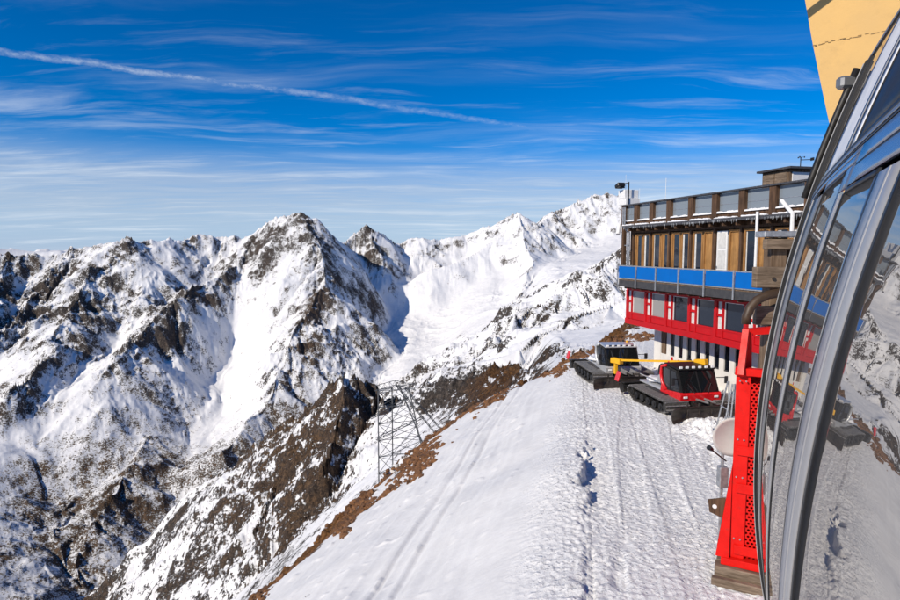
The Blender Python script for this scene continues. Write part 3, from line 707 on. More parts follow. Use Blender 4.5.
def mat_mirror_glass():
    m = bpy.data.materials.new('tinted_cabin_glass'); m.use_nodes = True; N = NT(m.node_tree)
    out = N.n('ShaderNodeOutputMaterial'); d = N.n('ShaderNodeBsdfDiffuse'); d.inputs['Color'].default_value = (0.10, 0.095, 0.09, 1)
    g = N.n('ShaderNodeBsdfGlossy'); g.inputs['Roughness'].default_value = 0.004; g.inputs['Color'].default_value = (0.98, 0.95, 0.91, 1)
    p = N.n('ShaderNodeNewGeometry').outputs['Position']
    w = N.noise(p, 5.0, 2, 0.5); bp = N.n('ShaderNodeBump', ins={'Height': w, 'Distance': 0.0012, 'Strength': 0.35}); N.link(bp.outputs[0], g.inputs['Normal'])
    lw = N.n('ShaderNodeLayerWeight', ins={'Blend': 0.86})
    mx = N.n('ShaderNodeMixShader'); N.link(lw.outputs['Fresnel'], mx.inputs[0]); N.link(d.outputs[0], mx.inputs[1]); N.link(g.outputs[0], mx.inputs[2])
    N.link(mx.outputs[0], out.inputs[0]); return m
M['cabin_glass'] = mat_mirror_glass()

M['tower_steel'] = mat('tower_steel', (0.13, 0.135, 0.14), 0.5, metal=0.3, var=0.2, vscale=1)
M['dish_grey'] = mat('dish_grey', (0.55, 0.55, 0.53), 0.6, var=0.04, spec=0.2)
M['ochre_chip'] = mat('exposed_joint', (0.26, 0.17, 0.075), 0.95, var=0.3, vscale=9)
M['ice'] = mat('dirty_ice', (0.34, 0.36, 0.38), 0.2, var=0.3, vscale=6)
# ------------------------------------------------------------------ mountain station: local x runs along the facade away from the camera, y outwards, z up
TH = R(103.1); BX, BY = 17.6, 37.8
station = empty("mountain_station", (BX, BY, GZ), TH)
tag(station, 'mountain station with red glazed storey, blue balcony and timber upper floor', 'building')
def W(z): return z - GZ
def sbox(mb, s0, s1, o0, o1, z0, z1, bev=0.0):
    return mb.box(((s0 + s1) / 2, (o0 + o1) / 2, W((z0 + z1) / 2)), (abs(s1 - s0), abs(o1 - o0), abs(z1 - z0)), None, bev)
def spart(name, m, s0, s1, o0, o1, z0, z1, parent=station, bev=0.0):
    return sbox(MB(), s0, s1, o0, o1, z0, z1, bev).build(name, m, parent)
SN = -15.0                                        # near end of the building (out of sight behind the cabin)
# --- lower storey: white piers with narrow dark windows between them
spart("lower_core", M['white'], 7.2, SN, -0.45, -8.5, GZ - 1.2, -3.0)
spart("plinth", M['white'], 7.25, SN, -0.448, 0.02, GZ - 1.2, -7.75)
spart("corner_pier", M['white'], 8.15, 7.25, -0.9, 0.05, GZ - 1.2, -5.0)
spart("corner_pier", M['timber'], 7.24, 6.75, -0.445, -0.02, -7.75, -5.0)
pier = None; slotm = None
k = 0; s = 6.55
while s > SN + 1:
    if pier is None:
        pier = spart("pier", M['white'], 0.0, -0.46, -0.44, 0.0, -7.75, -5.0); slotm = spart("slot_window", M['dark_slot'], 0, -0.52, -0.444, -0.09, -7.7, -5.0)
        fr = spart("frame", M['grey_fascia'], -0.002, -0.518, -0.088, -0.05, -7.745, -7.66, slotm)
        pier.location.x = s; slotm.location.x = s - 0.46
    else:
        p2 = pier.copy(); col.objects.link(p2); p2.location.x = s
        q2 = slotm.copy(); col.objects.link(q2); q2.location.x = s - 0.46
        f2 = fr.copy(); col.objects.link(f2); f2.parent = q2
    s -= 0.98; k += 1
# --- red glazed storey
spart("red_floor_beam", M['red'], 9.08, SN, 2.06, -0.3, -5.62, -5.22)
spart("parapet_backing", M['red'], 9.0, SN, 1.9, 1.75, -5.22, -4.70)
spart("red_end_wall", M['red'], 9.02, 8.9, 1.9, -0.3, -5.22, -3.0)
spart("room_back", M['curtain'], 8.8, SN, 0.10, -0.1, -5.2, -3.0)
spart("red_head_beam", M['red'], 9.0, SN, 2.0, 1.8, -3.06, -2.8)
MOD = 2.585; s = 8.99; i = 0
while s > SN + 1:
    spart("red_post", M['red'], s, s - 0.24, 2.045, 1.72, -5.22, -3.06)
    spart("red_post", M['red'], s - 0.72, s - 0.84, 2.03, 1.74, -5.22, -3.06)
    spart("transom", M['red'], s - 0.242, s - 0.718, 2.0, 1.78, -3.95, -3.80)
    spart("sill_rail", M['red'], s - 0.842, s - MOD + 0.002, 2.02, 1.91, -4.78, -4.68)
    spart("red_panel", M['red'], s - 0.845, s - MOD + 0.005, 1.985, 1.905, -5.20, -4.79)
    spart("red_panel", M['red'], s - 0.245, s - 0.715, 1.985, 1.905, -5.20, -4.70)
    for z0, z1 in ((-4.70, -3.95), (-3.80, -3.06)):
        w = spart("side_window", M['white_paint'], s - 0.245, s - 0.715, 1.90, 1.84, z0, z1)
        spart("pane", M['curtain'], s - 0.29, s - 0.67, 1.915, 1.901, z0 + 0.05, z1 - 0.05, w)
    w = spart("window", M['glass_pale' if i < 2 else 'glass'], s - 0.84, s - MOD, 1.88, 1.84, -4.70, -3.06)
    fm = MB(); a, b = s - 0.845, s - MOD + 0.005
    sbox(fm, a, b, 1.93, 1.885, -3.10, -3.065); sbox(fm, a, a - 0.05, 1.93, 1.885, -4.68, -3.10); sbox(fm, b, b + 0.07, 1.93, 1.885, -4.68, -3.10)
    fm.build("frame", M['white_paint'], w)
    s -= MOD; i += 1
# --- balcony with blue sheets
spart("balcony_slab", M['grey_fascia'], 8.15, SN, 3.16, 0.0, -2.70, -2.22)
for k in range(20):                                # joist ends under the slab
    spart("joist", M['timber_dark'], 7.6 - k * 1.1, 7.45 - k * 1.1, 3.0, 2.02, -2.84, -2.705)
spart("deck_edge", M['timber'], 8.15, SN, 3.175, 0.0, -2.217, -2.16)
spart("hand_rail", M['galv'], 8.16, SN, 3.235, 3.165, -1.19, -1.12)
spart("bottom_rail", M['galv'], 8.16, SN, 3.225, 3.175, -2.12, -2.06)
spart("hand_rail", M['galv'], 8.165, 8.10, 3.16, 2.05, -1.19, -1.12)
BM = 2.53; s = 8.13; k = 0
while s > SN + 1:
    spart("rail_post", M['galv'], s + 0.04, s - 0.05, 3.30, 3.24, -2.72, -1.10)
    spart("blue_panel", M['blue'], s - 0.06, s - BM + 0.05, 3.215, 3.195, -2.05, -1.20)
    s -= BM; k += 1
spart("blue_panel", M['blue'], 8.14, 8.125, 3.15, 2.1, -2.05, -1.20)
# --- timber storey
spart("timber_wall", M['timber_dark'], 9.0, SN, 1.78, -8.0, -2.155, 1.62)
WM = 2.315; s0 = 8.16; rngw = random.Random(3)
for k in range(10):
    s = s0 - k * WM
    spart("timber_post", M['timber_dark'], s + 0.10, s - 0.10, 2.06, 1.80, -2.15, 1.25)
    for j, (a, b) in enumerate(((s - 0.16, s - 1.18), (s - 1.22, s - WM + 0.16))):
        if k == 4 and j == 0:                      # pale glazed door
            d = spart("door", M['white_paint'], a, b + 0.1, 1.93, 1.86, -2.14, 1.12)
            for z0, z1 in ((-1.10, -0.02), (0.10, 1.00)): spart("pane", M['curtain'], a - 0.13, b + 0.23, 1.945, 1.931, z0, z1, d)
            spart("handle", M['galv'], a - 0.07, a - 0.11, 1.98, 1.935, -1.1, -0.95, d); continue
        wm = M['glass']
        if (k in (3, 4, 5) and j == 1) or k > 6: wm = M['larch_panel']
        w = spart("window", wm, a - 0.10, b + 0.10, 1.88, 1.84, -1.36, 1.06)
        fm = MB()
        sbox(fm, a, b, 1.965, 1.85, 1.06, 1.18); sbox(fm, a, b, 1.975, 1.85, -1.48, -1.36)
        sbox(fm, a, a - 0.13, 1.96, 1.85, -1.36, 1.06); sbox(fm, b, b + 0.13, 1.96, 1.85, -1.36, 1.06)
        fm.build("frame", M['larch'], w)
        if wm is M['glass']:
            spart("curtain", M['larch_panel'] if rngw.random() < 0.35 else M['curtain'], a - 0.14, a - 0.14 - 0.22 * rngw.random() - 0.04, 1.895, 1.881, -1.34, 1.04, w)
    spart("sill_panel", M['timber_dark'], s - 0.12, s - WM + 0.12, 1.90, 1.79, -2.14, -1.50)
spart("lintel", M['timber_dark'], 8.4, SN, 2.02, 1.79, 1.26, 1.62)
for k in range(22): spart("beam_end", M['timber_dark'], 7.9 - k * 1.158, 7.74 - k * 1.158, 2.62, 2.03, 1.38, 1.62)
# eave, ledge, icicles
spart("eave", M['roof_dark'], 8.5, SN, 2.78, 1.2, 1.63, 1.80)
ice = MB(); rr_ = random.Random(9)
for k in range(110):
    s = 8.4 - rr_.random() * 17; L = 0.03 + 0.16 * rr_.random() ** 3
    ice.tube([(s, 2.79, W(1.70)), (s + rr_.uniform(-.02, .02), 2.80, W(1.63 - L))], [0.022, 0.004], 5)
ico = ice.build("icicles", M['ice'], station); ico['kind'] = 'stuff'
spart("parapet_board", M['timber_dark'], 8.55, SN, 2.42, 2.05, 1.80, 2.12)
spart("roof_deck", M['roof_dark'], 8.5, SN, 2.0, -8.0, 1.81, 1.95)
TP = [8.9, 7.10, 5.06, 2.98, 0.62, -1.67, -3.96, -6.24, -8.52, -10.8, -13.1]
for i, s in enumerate(TP):
    spart("parapet_post", M['timber_dark'], s + 0.23, s - 0.23, 2.52, 2.20, 1.82, 3.29)
    if i + 1 < len(TP):
        a, b = s - 0.24, TP[i + 1] + 0.24
        g = spart("glass_screen", M['screen_glass'], a, b, 2.31, 2.29, 2.16, 3.26)
        spart("frame", M['galv'], a, b, 2.33, 2.27, 2.122, 2.158, g); spart("frame", M['galv'], a, b, 2.325, 2.312, 2.62, 2.645, g)
        sm = MB(); n = 14
        top = [(a + (b - a) * q / n, 2.30 + 0.10, W(2.125 + 0.05 + 0.09 * rr_.random())) for q in range(n + 1)]
        for q in range(n):
            x0, x1 = top[q][0], top[q + 1][0]; z0, z1 = top[q][2], top[q + 1][2]
            sm.add([(x0, 2.34, z0), (x1, 2.34, z1), (x1, 2.50, z1 - .03), (x0, 2.50, z0 - .03), (x0, 2.34, W(2.122)), (x1, 2.34, W(2.122)), (x1, 2.52, W(2.122)), (x0, 2.52, W(2.122))],
                   [(0, 1, 2, 3), (4, 7, 6, 5), (2, 6, 7, 3), (0, 4, 5, 1), (1, 5, 6, 2), (0, 3, 7, 4)])
        sm.build("snow_strip", M['snow'], station)
        sm = MB()
        for q in range(n):
            x0, x1 = top[q][0], top[q + 1][0]; h = 0.05 + 0.07 * rr_.random()
            sm.box(((x0 + x1) / 2, 2.60, W(1.80 + h / 2)), (abs(x1 - x0) * 1.3, 0.26, h), None, 0.03)
        sm.build("snow_strip", M['snow'], station)
spart("parapet_cap", M['roof_dark'], 9.2, SN, 2.60, 2.12, 3.293, 3.38)
# roof cabin
pc = spart("roof_cabin", M['timber'], -2.45, -4.5, -0.05, -4.2, 1.96, 4.44)
for a in (-2.55, -3.48): spart("board_panel", M['timber_h'], a, a - 0.85, 0.0, -0.048, 3.3, 4.30, pc)
for a in (-0.12, -1.45, -2.8): spart("window", M['white_paint'], -4.503, -4.56, a - 0.08, a - 1.2, 3.70, 4.28, pc)
spart("roof_cabin_roof", M['roof_dark'], -2.25, -4.8, 0.2, -4.4, 4.445, 4.56, pc)
wv = MB(); wv.tube([(-4.2, -1.0, W(4.55)), (-4.2, -1.0, W(5.15))], 0.025); wv.tube([(-4.2, -1.0, W(5.0)), (-4.45, -1.4, W(5.0))], 0.02)
for a in range(3):
    an = a * 2.094; wv.bar((-4.2, -1.0, W(5.15)), (-4.2 + .16 * math.cos(an), -1 + .16 * math.sin(an), W(5.15)), 0.02); wv.box((-4.2 + .18 * math.cos(an), -1 + .18 * math.sin(an), W(5.15)), (.08, .08, .08), None, .03)
wv.box((-4.5, -1.48, W(5.02)), (.22, .05, .16))
wv.build("anemometer", M['black_metal'], station)
# far end kit: white cabinets, floodlight, drain pipes, masts
for z0, z1, w in ((3.385, 3.9, 1.15), (3.905, 4.55, 0.95)): spart("cabinet", M['white_paint'], 9.75, 9.75 - w, 2.5, 2.5 - 1.2, z0, z1, station, 0.03)
fl = MB(); fl.tube([(8.55, 2.3, W(3.38)), (8.55, 2.3, W(5.1))], 0.05); fl.bar((8.55, 2.3, W(5.0)), (9.0, 2.6, W(5.0)), 0.06)
flo = fl.build("floodlight_mast", M['black_metal'], station)
fh = MB(); fh.box((9.05, 2.75, W(4.86)), (0.55, 0.62, 0.30), Matrix.Rotation(0.35, 3, 'Y'), 0.05); fh.box((9.0, 2.6, W(4.72)), (0.3, 0.3, 0.1)); fh.build("lamp_head", M['black_metal'], flo)
for s, o, z0, z1, r in ((9.0, 2.3, 3.4, 5.7, 0.012), (4.3, 1.9, 3.3, 4.9, 0.018), (8.35, 1.5, 3.3, 4.6, 0.014)):
    MB().tube([(s, o, W(z0)), (s, o, W(z1))], r, 6).build("antenna", M['white_paint'], station)
for s in (8.62, 8.36): MB().tube([(s, 2.66, W(3.2)), (s, 2.66, W(1.9)), (s, 2.25, W(1.3)), (s, 2.25, W(-2.1))], 0.06, 8).build("drain_pipe", M['galv'], station)
MB().tube([(9.45, 2.5, W(1.95)), (9.2, 2.75, W(1.2))], 0.16, 10).build("vent_pipe", M['white_paint'], station)
MB().bar((9.3, 2.2, W(0.35)), (8.3, 2.35, W(0.35)), 0.07).build("rail", M['galv'], station)
spart("far_post", M['timber_dark'], 9.35, 9.05, 2.35, 2.1, -2.15, 3.1); 
MB().tube([(-5.63, 2.86, W(2.0)), (-5.63, 2.86, W(-1.2))], 0.075, 8).build("drain_pipe", M['white_paint'], station)
MB().tube([(-7.3, 2.9, W(2.45)), (-8.1, 2.95, W(1.75)), (-8.1, 2.95, W(0.6))], 0.10, 8).build("drain_pipe", M['white_paint'], station)
# ------------------------------------------------------------------ snow groomers: local x forward, y left, z up
def stadium(L, H, r, n=7):                         # side profile of a track, long bottom, raised idler ends
    pts = []
    for cx, cz, a0, a1, rr in ((L / 2 - r, H - r, 90, -25, r), (L / 2 - r - 0.55, 0.24, -50, -90, 0.24), (-L / 2 + r + 0.55, 0.24, -90, -130, 0.24), (-L / 2 + r, H - r, 205, 90, r)):
        for k in range(n):
            a = R(a0 + (a1 - a0) * k / (n - 1)); pts.append((cx + rr * math.cos(a), cz + rr * math.sin(a)))
    return pts
def ext_y(mb, prof, y0, y1):                       # profile in x,z extruded along y
    return mb.prism([(x, y0, z) for x, z in prof], (0, y0, 0), (0, y1, 0))
def make_cat(name, loc, heading, paint, label, winch, blade_ang=0.0):
    root = empty(name, loc, heading); tag(root, label, 'snow groomer', 'snow groomers parked in the yard')
    TW, GAU, TL, THT = 1.40, 2.12, 4.6, 0.76
    prof = stadium(TL, THT, 0.32)
    for sd in (1, -1):
        y0, y1 = sd * (GAU - TW), sd * GAU
        t = MB(); n = len(prof); a = prof; b = [((x) * 0.955, 0.05 + (z) * 0.88) for x, z in prof]
        vs = [(x, y0, z) for x, z in a] + [(x, y1, z) for x, z in a] + [(x, y0, z) for x, z in b] + [(x, y1, z) for x, z in b]
        fs = []
        for i in range(n):
            j = (i + 1) % n
            fs += [(i, j, n + j, n + i), (2 * n + i, 3 * n + i, 3 * n + j, 2 * n + j), (i, 2 * n + i, 2 * n + j, j), (n + i, n + j, 3 * n + j, 3 * n + i)]
        t.add(vs, fs); tr = t.build("track", M['track'], root)
        # cleats across the belt
        cl = MB(); per = [Vector((x, 0, z)) for x, z in prof] ; segs = []
        tot = sum((per[(i + 1) % n] - per[i]).length for i in range(n)); step = tot / 52; acc = 0
        for i in range(n):
            p, q = per[i], per[(i + 1) % n]; L = (q - p).length
            while acc < L:
                c = p.lerp(q, acc / L); nx = Vector((q.z - p.z, 0, -(q.x - p.x))).normalized() * -1
                out = c - Vector((0, 0, 0.38)); 
                if nx.dot(out) < 0: nx = -nx
                cc = c + nx * 0.035
                cl.bar((cc.x, y0 + sd * 0.02, cc.z), (cc.x, y1 - sd * 0.02, cc.z), 0.05, 0.09, up=tuple(nx)); acc += step
            acc -= L
        cl.build("cleats", M['cleat'], tr)
        for k in range(5):
            x = -1.45 + k * 0.72
            w = MB(); w.tube([(x, y1 - sd * 0.36, 0.29), (x, y1 - sd * 0.14, 0.29)], 0.23, 16)
            wo = w.build("wheel", M['black'], root); MB().tube([(x, y1 - sd * 0.15, 0.29), (x, y1 - sd * 0.11, 0.29)], 0.09, 10).build("hub", M['black_metal'], wo)
        for x in (TL / 2 - 0.34, -TL / 2 + 0.34):
            w = MB(); w.tube([(x, y1 - sd * 0.40, THT - 0.34), (x, y1 - sd * 0.12, THT - 0.34)], 0.25, 18)
            wo = w.build("sprocket", M['black_metal'], root); MB().tube([(x, y1 - sd * 0.13, THT - 0.34), (x, y1 - sd * 0.09, THT - 0.34)], 0.10, 10).build("hub", M['black_metal'], wo)
        fn = MB(); fn.box((-0.2, sd * 1.12, THT + 0.09), (TL * 0.5, 0.55, 0.04)); fn.build("fender", M['black_metal'] if winch else M['blade'], root)
    ch = MB(); ch.box((-0.1, 0, 0.62), (4.3, 1.40, 0.44), None, 0.06); ch.box((1.9, 0, 0.62), (0.9, 1.1, 0.3), None, 0.05); ch.build("chassis", M['black_metal'], root)
    # cab
    P = [(2.05, 1.0), (2.12, 1.42), (1.55, 2.62), (0.25, 2.74), (0.05, 2.60), (-0.10, 1.55), (0.10, 1.0)]
    cb = MB(); ext_y(cb, P, -1.02, 1.02); cab = cb.build("cab", M['black_metal'], root); cab.scale = (1.0, 1.12, 1.0); cab.location.z = -0.26
    # painted nose, pillars, roof edge
    nose = MB()
    nose.prism([(2.14, -1.08, 1.02), (2.20, -1.08, 1.38), (2.10, -1.08, 1.50), (0.55, -1.08, 1.34), (0.10, -1.08, 1.62), (-0.02, -1.08, 1.0)], (0, -1.08, 0), (0, 1.08, 0))
    nose.build("nose_panel", paint, cab)
    for sd in (1, -1):
        pl = MB(); pl.tube([(0.62, sd * 1.06, 1.36), (0.16, sd * 1.07, 1.72), (0.02, sd * 1.07, 2.15), (0.08, sd * 1.06, 2.62), (0.55, sd * 1.05, 2.74)], 0.085, 8); pl.build("roll_bar", paint, cab, True)
        sw = MB(); sw.prism([(1.98, sd * 1.025, 1.50), (1.52, sd * 1.025, 2.52), (0.30, sd * 1.025, 2.60), (0.14, sd * 1.025, 2.2), (0.24, sd * 1.025, 1.75), (0.62, sd * 1.025, 1.46)], (0, 0, 0), (0, sd * 0.02, 0)); sw.build("side_window", M['cat_glass'], cab)
        MB().bar((1.04, sd * 1.05, 1.42), (0.98, sd * 1.05, 2.6), 0.05, 0.05).build("door_post", M['black'], cab)
        mi = MB(); mi.tube([(1.75, sd * 1.04, 2.2), (2.0, sd * 1.35, 2.25)], 0.025, 6); mi.box((2.02, sd * 1.42, 2.12), (0.06, 0.20, 0.40), None, 0.03); mi.build("mirror", M['black'], cab)
        MB().box((2.19, sd * 0.82, 1.24), (0.05, 0.22, 0.12), None, 0.02).build("headlight", M['white_paint'], cab)
    ws = MB(); ws.add([(2.145, -0.95, 1.50), (2.145, 0.95, 1.50), (1.60, 0.90, 2.57), (1.60, -0.90, 2.57), (2.10, -0.95, 1.48), (2.10, 0.95, 1.48), (1.55, 0.90, 2.55), (1.55, -0.90, 2.55)],
           [(0, 1, 2, 3), (4, 7, 6, 5), (0, 4, 5, 1), (1, 5, 6, 2), (2, 6, 7, 3), (3, 7, 4, 0)])
    ws.build("windscreen", M['cat_glass'], cab)
    MB().bar((2.16, 0.0, 1.50), (1.615, 0.0, 2.57), 0.05, 0.04).build("centre_post", M['black'], cab)
    for sd in (1, -1): MB().bar((2.20, sd * 0.35, 1.46), (1.98, sd * 0.62, 1.95), 0.025).build("wiper", M['black'], cab)
    rf = MB(); rf.box((0.95, 0, 2.745), (1.55, 2.02, 0.10), Matrix.Rotation(0.06, 3, 'Y'), 0.04); rfo = rf.build("roof", paint if not winch else M['black_metal'], cab)
    lb = MB(); lb.bar((1.62, -0.95, 2.80), (1.62, 0.95, 2.80), 0.06); lbo = lb.build("light_bar", M['black'], cab)
    for k in range(6): MB().box((1.68, -0.85 + k * 0.34, 2.80), (0.08, 0.17, 0.13), None, 0.02).build("work_lamp", M['white_paint'], lbo)
    MB().tube([(0.35, 0.8, 2.78), (0.35, 0.8, 2.95)], 0.07, 10).build("beacon", M['yellow'], cab)
    st = MB(); st.box((0.75, 0.35, 1.75), (0.5, 0.5, 0.7), None, 0.1); st.build("seat", M['black'], cab)
    # deck, engine cover
    dk = MB(); dk.box((-1.35, 0, 0.93), (2.6, 2.3, 0.12), None, 0.03); dk.build("deck", M['cat_silver'], root)
    for sd in (1, -1): MB().bar((-0.1, sd * 1.12, 1.34), (-2.6, sd * 1.12, 1.34), 0.05).build("deck_rail", M['cat_silver'], root)
    en = MB(); en.prism([(-0.20, -0.85, 1.14), (-0.20, -0.85, 1.75), (-0.55, -0.85, 1.80), (-1.0, -0.85, 1.55), (-1.0, -0.85, 1.14)], (0, -0.85, 0), (0, 0.85, 0)); en.build("engine_cover", M['cat_silver'], root)
    MB().tube([(-0.4, 0.95, 1.14), (-0.4, 0.95, 2.45), (-0.55, 0.95, 2.55)], 0.07, 8).build("exhaust", M['black_metal'], root)
    # front blade: curved mouldboard with folded wings
    bl = MB()
    def board(y0, y1, xo0, xo1):
        pr = [(0.00, 0.03), (-0.14, 0.18), (-0.20, 0.40), (-0.12, 0.62), (0.02, 0.78)]
        for (xa, za), (xb, zb) in zip(pr[:-1], pr[1:]):
            A = [(3.35 + xo0 + xa, y0, za), (3.35 + xo1 + xa, y1, za), (3.35 + xo1 + xb, y1, zb), (3.35 + xo0 + xb, y0, zb)]
            B_ = [(x - 0.09, y, z) for x, y, z in A]
            bl.add(A + B_, [(0, 1, 2, 3), (4, 7, 6, 5), (0, 4, 5, 1), (1, 5, 6, 2), (2, 6, 7, 3), (3, 7, 4, 0)])
    board(-1.7, 1.7, 0, 0); board(1.7, 2.5, 0, 0.42); board(-2.5, -1.7, 0.42, 0)
    blo = bl.build("blade", M['blade'], root)
    for k in range(5): MB().box((3.16, -1.4 + k * 0.7, 0.5), (0.12, 0.07, 0.8)).build("blade_rib", M['blade'], blo)
    for sd in (1, -1): MB().bar((3.2, sd * 0.55, 0.55), (2.0, sd * 0.45, 0.65), 0.16, 0.2).build("push_arm", M['black_metal'], root); MB().tube([(3.15, sd * 0.2, 0.9), (2.1, sd * 0.25, 0.85)], 0.06, 8).build("hydraulic_ram", M['cleat'], root)
    # rear tiller with coloured end flaps
    ti = MB(); ti.tube([(-3.0, -2.15, 0.40), (-3.0, 2.15, 0.40)], 0.30, 12); ti.box((-3.1, 0, 0.72), (0.8, 4.3, 0.10), Matrix.Rotation(-0.15, 3, 'Y'), 0.03); ti.box((-2.5, 0, 0.7), (0.9, 0.5, 0.25), None, .04)
    tio = ti.build("tiller", M['black_metal'], root)
    for sd in (1, -1): MB().box((-3.45, sd * 2.2, 1.05), (0.5, 0.10, 0.62), Matrix.Rotation(0.3 * sd, 3, 'X'), 0.03).build("end_flap", M['cat_red'], tio)
    if winch:
        dr = MB(); dr.tube([(-0.95, -0.5, 1.72), (-0.95, 0.5, 1.72)], 0.42, 18); dro = dr.build("winch_drum", M['cat_silver'], root)
        for y in (-0.52, 0.52): MB().tube([(-0.95, y - 0.03, 1.72), (-0.95, y + 0.03, 1.72)], 0.56, 20).build("drum_flange", M['black_metal'], dro)
        inv = Matrix.Rotation(-heading, 3, 'Z')
        bh = inv @ (at_range(702, 362, 36.9) - Vector(loc)); bf = inv @ (at_range(616, 360, 41.2) - Vector(loc)); dv = (bf - bh).normalized()
        bo = MB(); bo.bar(bh, bf, 0.10, 0.13); boo = bo.build("winch_boom", M['yellow'], root)
        MB().bar(bh - dv * 0.3, bh + dv * 0.45, 0.34, 0.32, bev=0.04).build("boom_head", M['yellow'], boo)
        MB().bar(bf + Vector((0, 0, 0.15)), bf - Vector((0, 0, 0.95)), 0.22, 0.22, bev=0.03).build("boom_foot", M['yellow'], boo)
        MB().bar(bf + dv * 0.35, bf - dv * 0.5 - Vector((0, 0, 0.12)), 0.4, 0.36, bev=0.04).build("boom_foot", M['yellow'], boo)
        MB().bar((-0.9, 0.3, 1.6), bh.lerp(bf, 0.35), 0.12).build("boom_post", M['cat_red'], root)
        MB().bar((-1.3, 0.5, 1.2), (-1.9, 0.55, 2.45), 0.10).build("boom_prop", M['cat_red'], root)
        MB().bar((-1.3, 0.1, 1.2), (-0.9, 0.4, 2.45), 0.08).build("boom_prop", M['cat_red'], root)
    # snow lying on the deck
    sn = MB(); rg = random.Random(int(loc[0] * 10))
    for k in range(9): sn.box((-0.9 - rg.random() * 1.5, rg.uniform(-0.9, 0.9), 1.18), (0.5 + rg.random() * 0.5, 0.4 + rg.random() * 0.5, 0.10 + 0.12 * rg.random()), Matrix.Rotation(rg.random() * 3, 3, 'Z'), 0.06)
    sn.build("snow_load", M['snow'], root, True)
    return root
h1 = math.atan2(-0.986, 0.167)
cat1 = make_cat("snow_groomer", (13.4, 34.5, GZ - 0.02), h1, M['cat_red'], 'red cabbed snow groomer with a yellow winch boom over its deck', True)
h2 = math.atan2(-0.997, 0.08)
cat2 = make_cat("snow_groomer", (11.5, 42.0, GZ - 0.02), h2, M['cat_silver'], 'silver snow groomer with dark blade and red flaps, parked behind the red one', False)
# ------------------------------------------------------------------ red steel mast with perforated sheet, on timber, in front of the dish
def on_y(px, py, Y):
    r = pix_ray(px, py); return r * (Y / r.y)
YF = 15.6
xl, xr = on_y(734.5, 420, YF).x, on_y(786, 420, YF).x
zt = on_y(734, 377, YF).z; zb = on_y(734, 562, YF).z
XC = (xl + xr) / 2
MRZ = -math.atan2(XC, YF)
mast = empty("steel_mast", (XC, YF, GZ), MRZ)
tag(mast, 'bright red steel mast with perforated sheet standing on a timber block', 'mast')
wd = (xr - xl) * 0.90; dp = 0.8
def mb_(x0, x1, y0, y1, z0, z1, bev=0.012): return MB().box(((x0 + x1) / 2, (y0 + y1) / 2, (z0 + z1) / 2 - GZ), (abs(x1 - x0), abs(y1 - y0), abs(z1 - z0)), None, bev)
h = wd / 2; sw = 0.36
mb_(-h, -h + sw, 0, 0.14, zb, zt).build("stile", M['pylon_red'], mast); mb_(h - sw, h, 0, 0.14, zb, zt).build("stile", M['pylon_red'], mast)
mb_(-h, -h + 0.13, 0.142, dp, zb, zt - 0.01).build("side_plate", M['pylon_red'], mast); mb_(h - 0.13, h, 0.142, dp, zb, zt - 0.01).build("side_plate", M['pylon_red'], mast)
mb_(-h, h, dp + 0.002, dp + 0.10, zb, zt - 0.02).build("back_plate", M['pylon_red'], mast)
mb_(-h - 0.03, h + 0.03, -0.10, 0.16, zt + 0.002, zt + 0.20).build("cross_beam", M['pylon_red'], mast)
mb_(-h - 0.02, h + 0.02, 0.162, dp + 0.1, zt + 0.004, zt + 0.05).build("top_plate", M['pylon_red'], mast)
for py in (453, 491, 553):
    z = on_y(740, py, YF).z; mb_(-h + 0.10, h - 0.10, -0.06, -0.003, z - 0.13, z + 0.13).build("cross_bar", M['pylon_red'], mast)
for py in (382, 453, 491, 553):
    for q in (-1, 1):
        for dx in (0.10, 0.25):
            zz = on_y(740, py, YF).z - GZ; yy = -0.10 if py == 382 else 0.0
            MB().tube([(q * (h - dx), yy - 0.035, zz + 0.30 * (py > 400)), (q * (h - dx), yy + 0.01, zz + 0.30 * (py > 400))], 0.022, 6).build('bolt', M['galv'], mast)
# perforated sheet: hexagonal lattice of real holes
pf = MB(); pit = 0.105; x0, x1 = -h + sw - 0.02, h - sw + 0.02; rows_ = int((zt - zb - 0.2) / (pit * 0.866)); cols_ = int((x1 - x0) / pit)
for r_ in range(rows_):
    for c_ in range(cols_ + 1):
        cx = x0 + (c_ + 0.5 * (r_ % 2)) * pit; cz = zb - GZ + 0.1 + r_ * pit * 0.866
        vs = []; 
        for k in range(6):
            a = R(30 + 60 * k); vs.append((cx + pit * 0.5774 * math.cos(a), 0.05, cz + pit * 0.5774 * math.sin(a)))
        for k in range(6):
            a = R(30 + 60 * k); vs.append((cx + pit * 0.345 * math.cos(a), 0.05, cz + pit * 0.345 * math.sin(a)))
        for k in range(6):
            a = R(30 + 60 * k); vs.append((cx + pit * 0.345 * math.cos(a), 0.07, cz + pit * 0.345 * math.sin(a)))
        pf.add(vs, [(k, (k + 1) % 6, 6 + (k + 1) % 6, 6 + k) for k in range(6)] + [(6 + k, 6 + (k + 1) % 6, 12 + (k + 1) % 6, 12 + k) for k in range(6)])
pf.build("perforated_sheet", M['pylon_red'], mast)
